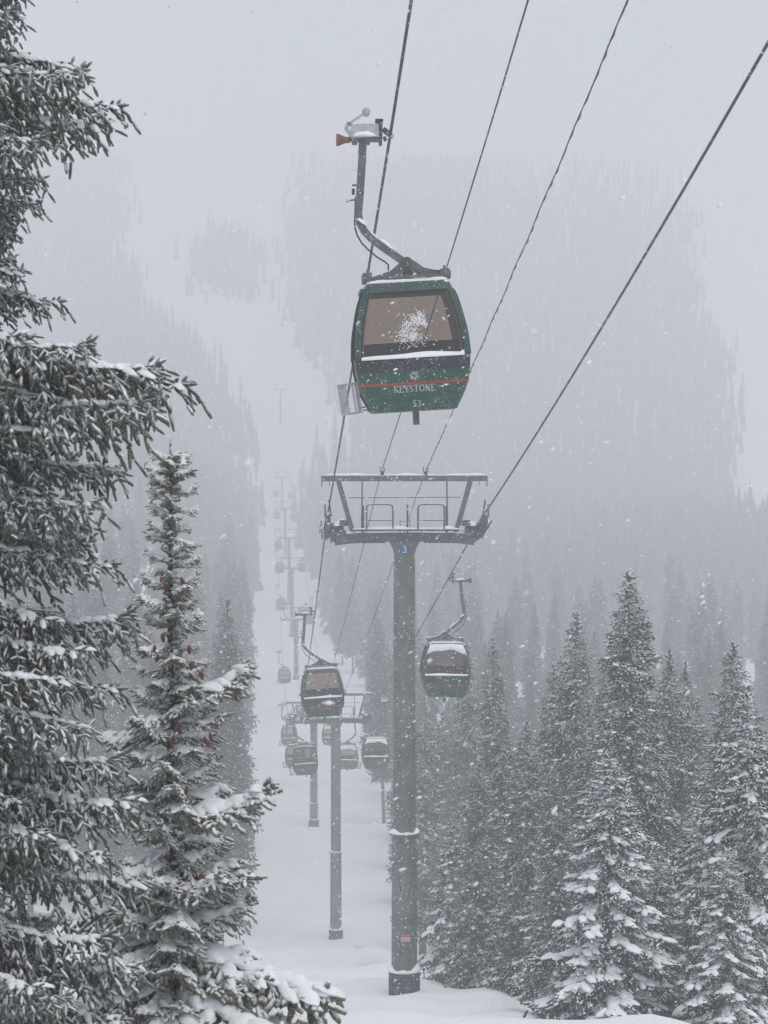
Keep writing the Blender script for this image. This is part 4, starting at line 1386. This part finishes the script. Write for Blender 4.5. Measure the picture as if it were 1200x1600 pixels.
# right of the lift line
for x, y in scatter(6000, 1, 88, 430, lambda y: (5.6 + .006 * y, .165 * y + 3 - line_x(y)), lambda y, s: (2.7 + y * .011) * (1.0 if s < 16 else 1.25), 160):
    H = rr.uniform(12.5, 17.5) * (1.0 if y > 150 else .86) * (1 if y < 230 else 1.2)
    pro = MID[int(rr.integers(3))] if y < 165 else FARP[int(rr.integers(4))]
    plant(pro, x, y, 0, rr.uniform(0, 6.28), 'one of the hazy spruces massed along the right side of the cleared lift line', 'forest right of the lift line', H=H, wide=rr.uniform(.7, 1.05))
# left of the lift line
for x, y in scatter(6000, 2, 150, 470, lambda y: (-.165 * y - 3 - line_x(y), -6.3 - .004 * y), lambda y, s: (2.8 + y * .009) * (1.0 if s > -18 else 1.3), 115):
    H = rr.uniform(16, 23)
    plant(FARP[int(rr.integers(4))], x, y, 0, rr.uniform(0, 6.28), 'one of the hazy spruces massed along the left side of the cleared lift line', 'forest left of the lift line', H=H, wide=rr.uniform(.75, 1.05))

# bare dead poles, sapling and twigs by the tower
def dead_tree(px, d, H, label, seed):
    x = at_px(px, d)
    t = empty('dead_tree', (x, d, gz(x, d) - .1))
    tag(t, label, 'tree')
    mesh_obj('trunk', trunk_mesh(H, .07, .02, M['redbark'], seed, 7, .004), t)
    r = np.random.default_rng(seed)
    m = MB()
    for k in range(16):
        z = H * r.uniform(.2, .98); a = r.uniform(0, 6.28); L = r.uniform(.2, .7)
        m.tube([(0, 0, z), (L * .6 * math.cos(a), L * .6 * math.sin(a), z - .06), (L * math.cos(a), L * math.sin(a), z + r.uniform(-.15, .05))], [.015, .01, .004], 4)
    tag(m.build('twigs', M['bark'], t), kind='stuff')
dead_tree(737, 88, 6.5, 'thin bare dead pole standing on the snow right of the big tower', 3)
dead_tree(722, 94, 5.5, 'thicker bare pole behind the thin dead pole', 5)
x = at_px(785, 83)
plant(MID[4], x, 83, 0, .4, 'tiny snowy spruce sapling poking out of the snow bank', None, 'spruce_sapling', H=1.15, wide=.8)
x = at_px(620, 150)
for px, d, lab, sd in ((562, 172, 'small twiggy bush in the snow right of the second tower base', 1), (697, 82.5, 'few dry stalks poking from the snow right of the tower base', 2)):
    x = at_px(px, d)
    t = empty('dry_bush', (x, d, gz(x, d) - .05))
    tag(t, lab, 'bush')
    r = np.random.default_rng(sd)
    for k in range(9 if sd == 1 else 4):
        a = r.uniform(0, 6.28); L = r.uniform(.25, .6) * (1.3 if sd == 1 else .6)
        MB().tube([(0, 0, 0), (.3 * L * math.cos(a), .3 * L * math.sin(a), L * .6), (.8 * L * math.cos(a), .8 * L * math.sin(a), L)], [.018, .012, .005], 4).build('stem', M['bark'], t)

# ------------------------------------------------------------------ the forest that reads as one mass in the haze
def far_forest():
    r = np.random.default_rng(9)
    gx, gy = np.meshgrid(np.arange(-260, 262, 3.7), np.arange(385, 1412, 4.3))
    X = (gx + 1.85 * (np.arange(gx.shape[0]) % 2)[:, None] + r.uniform(-1.5, 1.5, gx.shape)).ravel()
    Y = (gy + r.uniform(-1.8, 1.8, gy.shape)).ravel()
    q = (np.abs(X) < .165 * Y + 22) & (r.random(len(X)) < np.interp(Y, [385, 650, 900], [.55, .75, 1.0]))
    X, Y = X[q], Y[q]
    lx = line_x(Y); s = X - lx
    edge_l = np.interp(Y, [380, 800, 870, 912, 960, 1030, 1163, 1275, 1500], [-9, -10, -10, -11, -23, -51, -73, -84, -90])
    edge_r = np.interp(Y, [380, 800, 870, 912, 960, 1030, 1163, 1275], [8, 9, 11, 27, 26, 8, 6, 5])
    right_lim = np.interp(Y, [380, 620, 700, 960, 1275, 1500], [300, 130, 110, 135, 156, 170])
    wobx = 4 * np.sin(Y * .021) + 3 * np.sin(Y * .063 + 1)
    jg = r.normal(0, 4.0, len(X)) * np.interp(Y, [500, 900], [.15, 1])
    s = s + jg; X0 = X; X = X + jg
    keep = (s < edge_l + wobx * (Y > 850)) | ((s > edge_r + wobx * .5 * (Y > 850)) & (X < right_lim + wobx) )
    island = ((Y - 1142) / 50) ** 2 + ((X + 73) / 17) ** 4 < 1 + .5 * np.sin(Y * .11 + X * .2) + r.normal(0, .25, len(X))
    keep |= island
    line = 1300 + 45 * np.sin(X * .028 + 1.0) + 30 * np.sin(X * .071)
    keep &= r.random(len(X)) < np.clip(1.15 - (Y - line + 130) / 190, 0, 1)
    X = X0
    # individual trees already stand nearer
    keep &= ~((Y < 440) & (s > 0)) & ~((Y < 480) & (s < 0))
    X, Y = X[keep], Y[keep]
    Z = ground(X, Y) - .5
    m = len(X)
    H = r.uniform(12, 21, m) * np.interp(Y, [600, 900, 1400], [1, .72, .6])
    # spiky tiers
    tiers, pts = 4, 6
    parts_v, parts_t = [], []
    nv = tiers * (pts + 1)
    V = np.zeros((m, nv, 3)); T = []
    for k in range(tiers):
        z0 = .06 + .21 * k; z1 = min(1.0, z0 + .38)
        rad = .135 * (1 - z0) ** .85
        for q in range(pts):
            a = 2 * math.pi * q / pts + k
            rr_ = H * rad * r.uniform(.45, 1.25, m)
            V[:, k * (pts + 1) + q] = np.stack([X + rr_ * math.cos(a), Y + rr_ * math.sin(a), Z + H * (z0 - (.05 if q % 2 else 0))], 1)
            T.append((k * (pts + 1) + q, k * (pts + 1) + (q + 1) % pts, k * (pts + 1) + pts))
        V[:, k * (pts + 1) + pts] = np.stack([X, Y, Z + H * z1], 1)
    TT = (np.array(T)[None] + (np.arange(m) * nv)[:, None, None]).reshape(-1, 3)
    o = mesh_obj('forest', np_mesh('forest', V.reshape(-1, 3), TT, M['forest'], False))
    tag(o, 'distant conifer forest on the far mountainside fading into the haze', 'forest', None, 'stuff')
    print('far forest trees', m)
far_forest()

# ------------------------------------------------------------------ falling snow
def falling_snow():
    r = np.random.default_rng(3)
    n = 72000
    Y = 9 + 96 * r.random(n) ** .6
    X = (r.random(n) * 2 - 1) * (.17 * Y + 5)
    Z = -.26 * Y - 3 + (.48 * Y + 6) * r.random(n)
    k = 260                                   # a few big ones close by
    Y[:k] = r.uniform(3.5, 9, k); X[:k] = (r.random(k) * 2 - 1) * (.17 * Y[:k] + 1); Z[:k] = (r.random(k) - .55) * (.5 * Y[:k] + 1)
    ok = Z > ground(X, Y) + .3
    P = np.stack([X, Y, Z], 1)[ok]
    n = len(P)
    BV = np.array([(1, 0, 0), (-1, 0, 0), (0, 1, 0), (0, -1, 0), (0, 0, 1), (0, 0, -1)], float)
    BF = np.array([(0, 2, 4), (2, 1, 4), (1, 3, 4), (3, 0, 4), (2, 0, 5), (1, 2, 5), (3, 1, 5), (0, 3, 5)])
    sz = np.exp(r.normal(math.log(.0080), .42, n)) * np.interp(P[:, 1], [3, 9, 20, 45], [.35, .45, .75, 1.0])
    sz = np.minimum(sz, .0125)
    el = r.uniform(1.0, 3.4, n)
    d = np.stack([np.full(n, .85), r.normal(0, .4, n), r.normal(.45, .3, n)], 1)
    d /= np.linalg.norm(d, axis=1, keepdims=True)
    q = BV[None] * sz[:, None, None] * r.uniform(.6, 1.3, (n, 6, 1))
    along = np.einsum('nvk,nk->nv', q, d)
    q = q + d[:, None, :] * (along * (el[:, None] - 1))[..., None]
    V = P[:, None, :] + q
    T = (BF[None] + (np.arange(n) * 6)[:, None, None]).reshape(-1, 3)
    o = mesh_obj('falling_snow', np_mesh('falling_snow', V.reshape(-1, 3), T, M['flake']))
    tag(o, 'snowflakes drifting through the air in front of everything', 'snow', None, 'stuff')
falling_snow()

# ------------------------------------------------------------------ haze
def haze():
    m, nt, out = new_mat('snow_haze')
    v = N(nt, 'ShaderNodeVolumePrincipled')
    v.inputs['Color'].default_value = (0.97, 0.985, 1.0, 1)
    v.inputs['Density'].default_value = HAZE_DENSITY
    v.inputs['Anisotropy'].default_value = 0.0
    nt.links.new(v.outputs[0], out.inputs['Volume'])
    o = MB().box((0, 790, 73.5), (1460, 1720, 237)).build('haze', m)
    tag(o, 'pale falling snow haze filling the valley', 'haze', None, 'stuff')
haze()
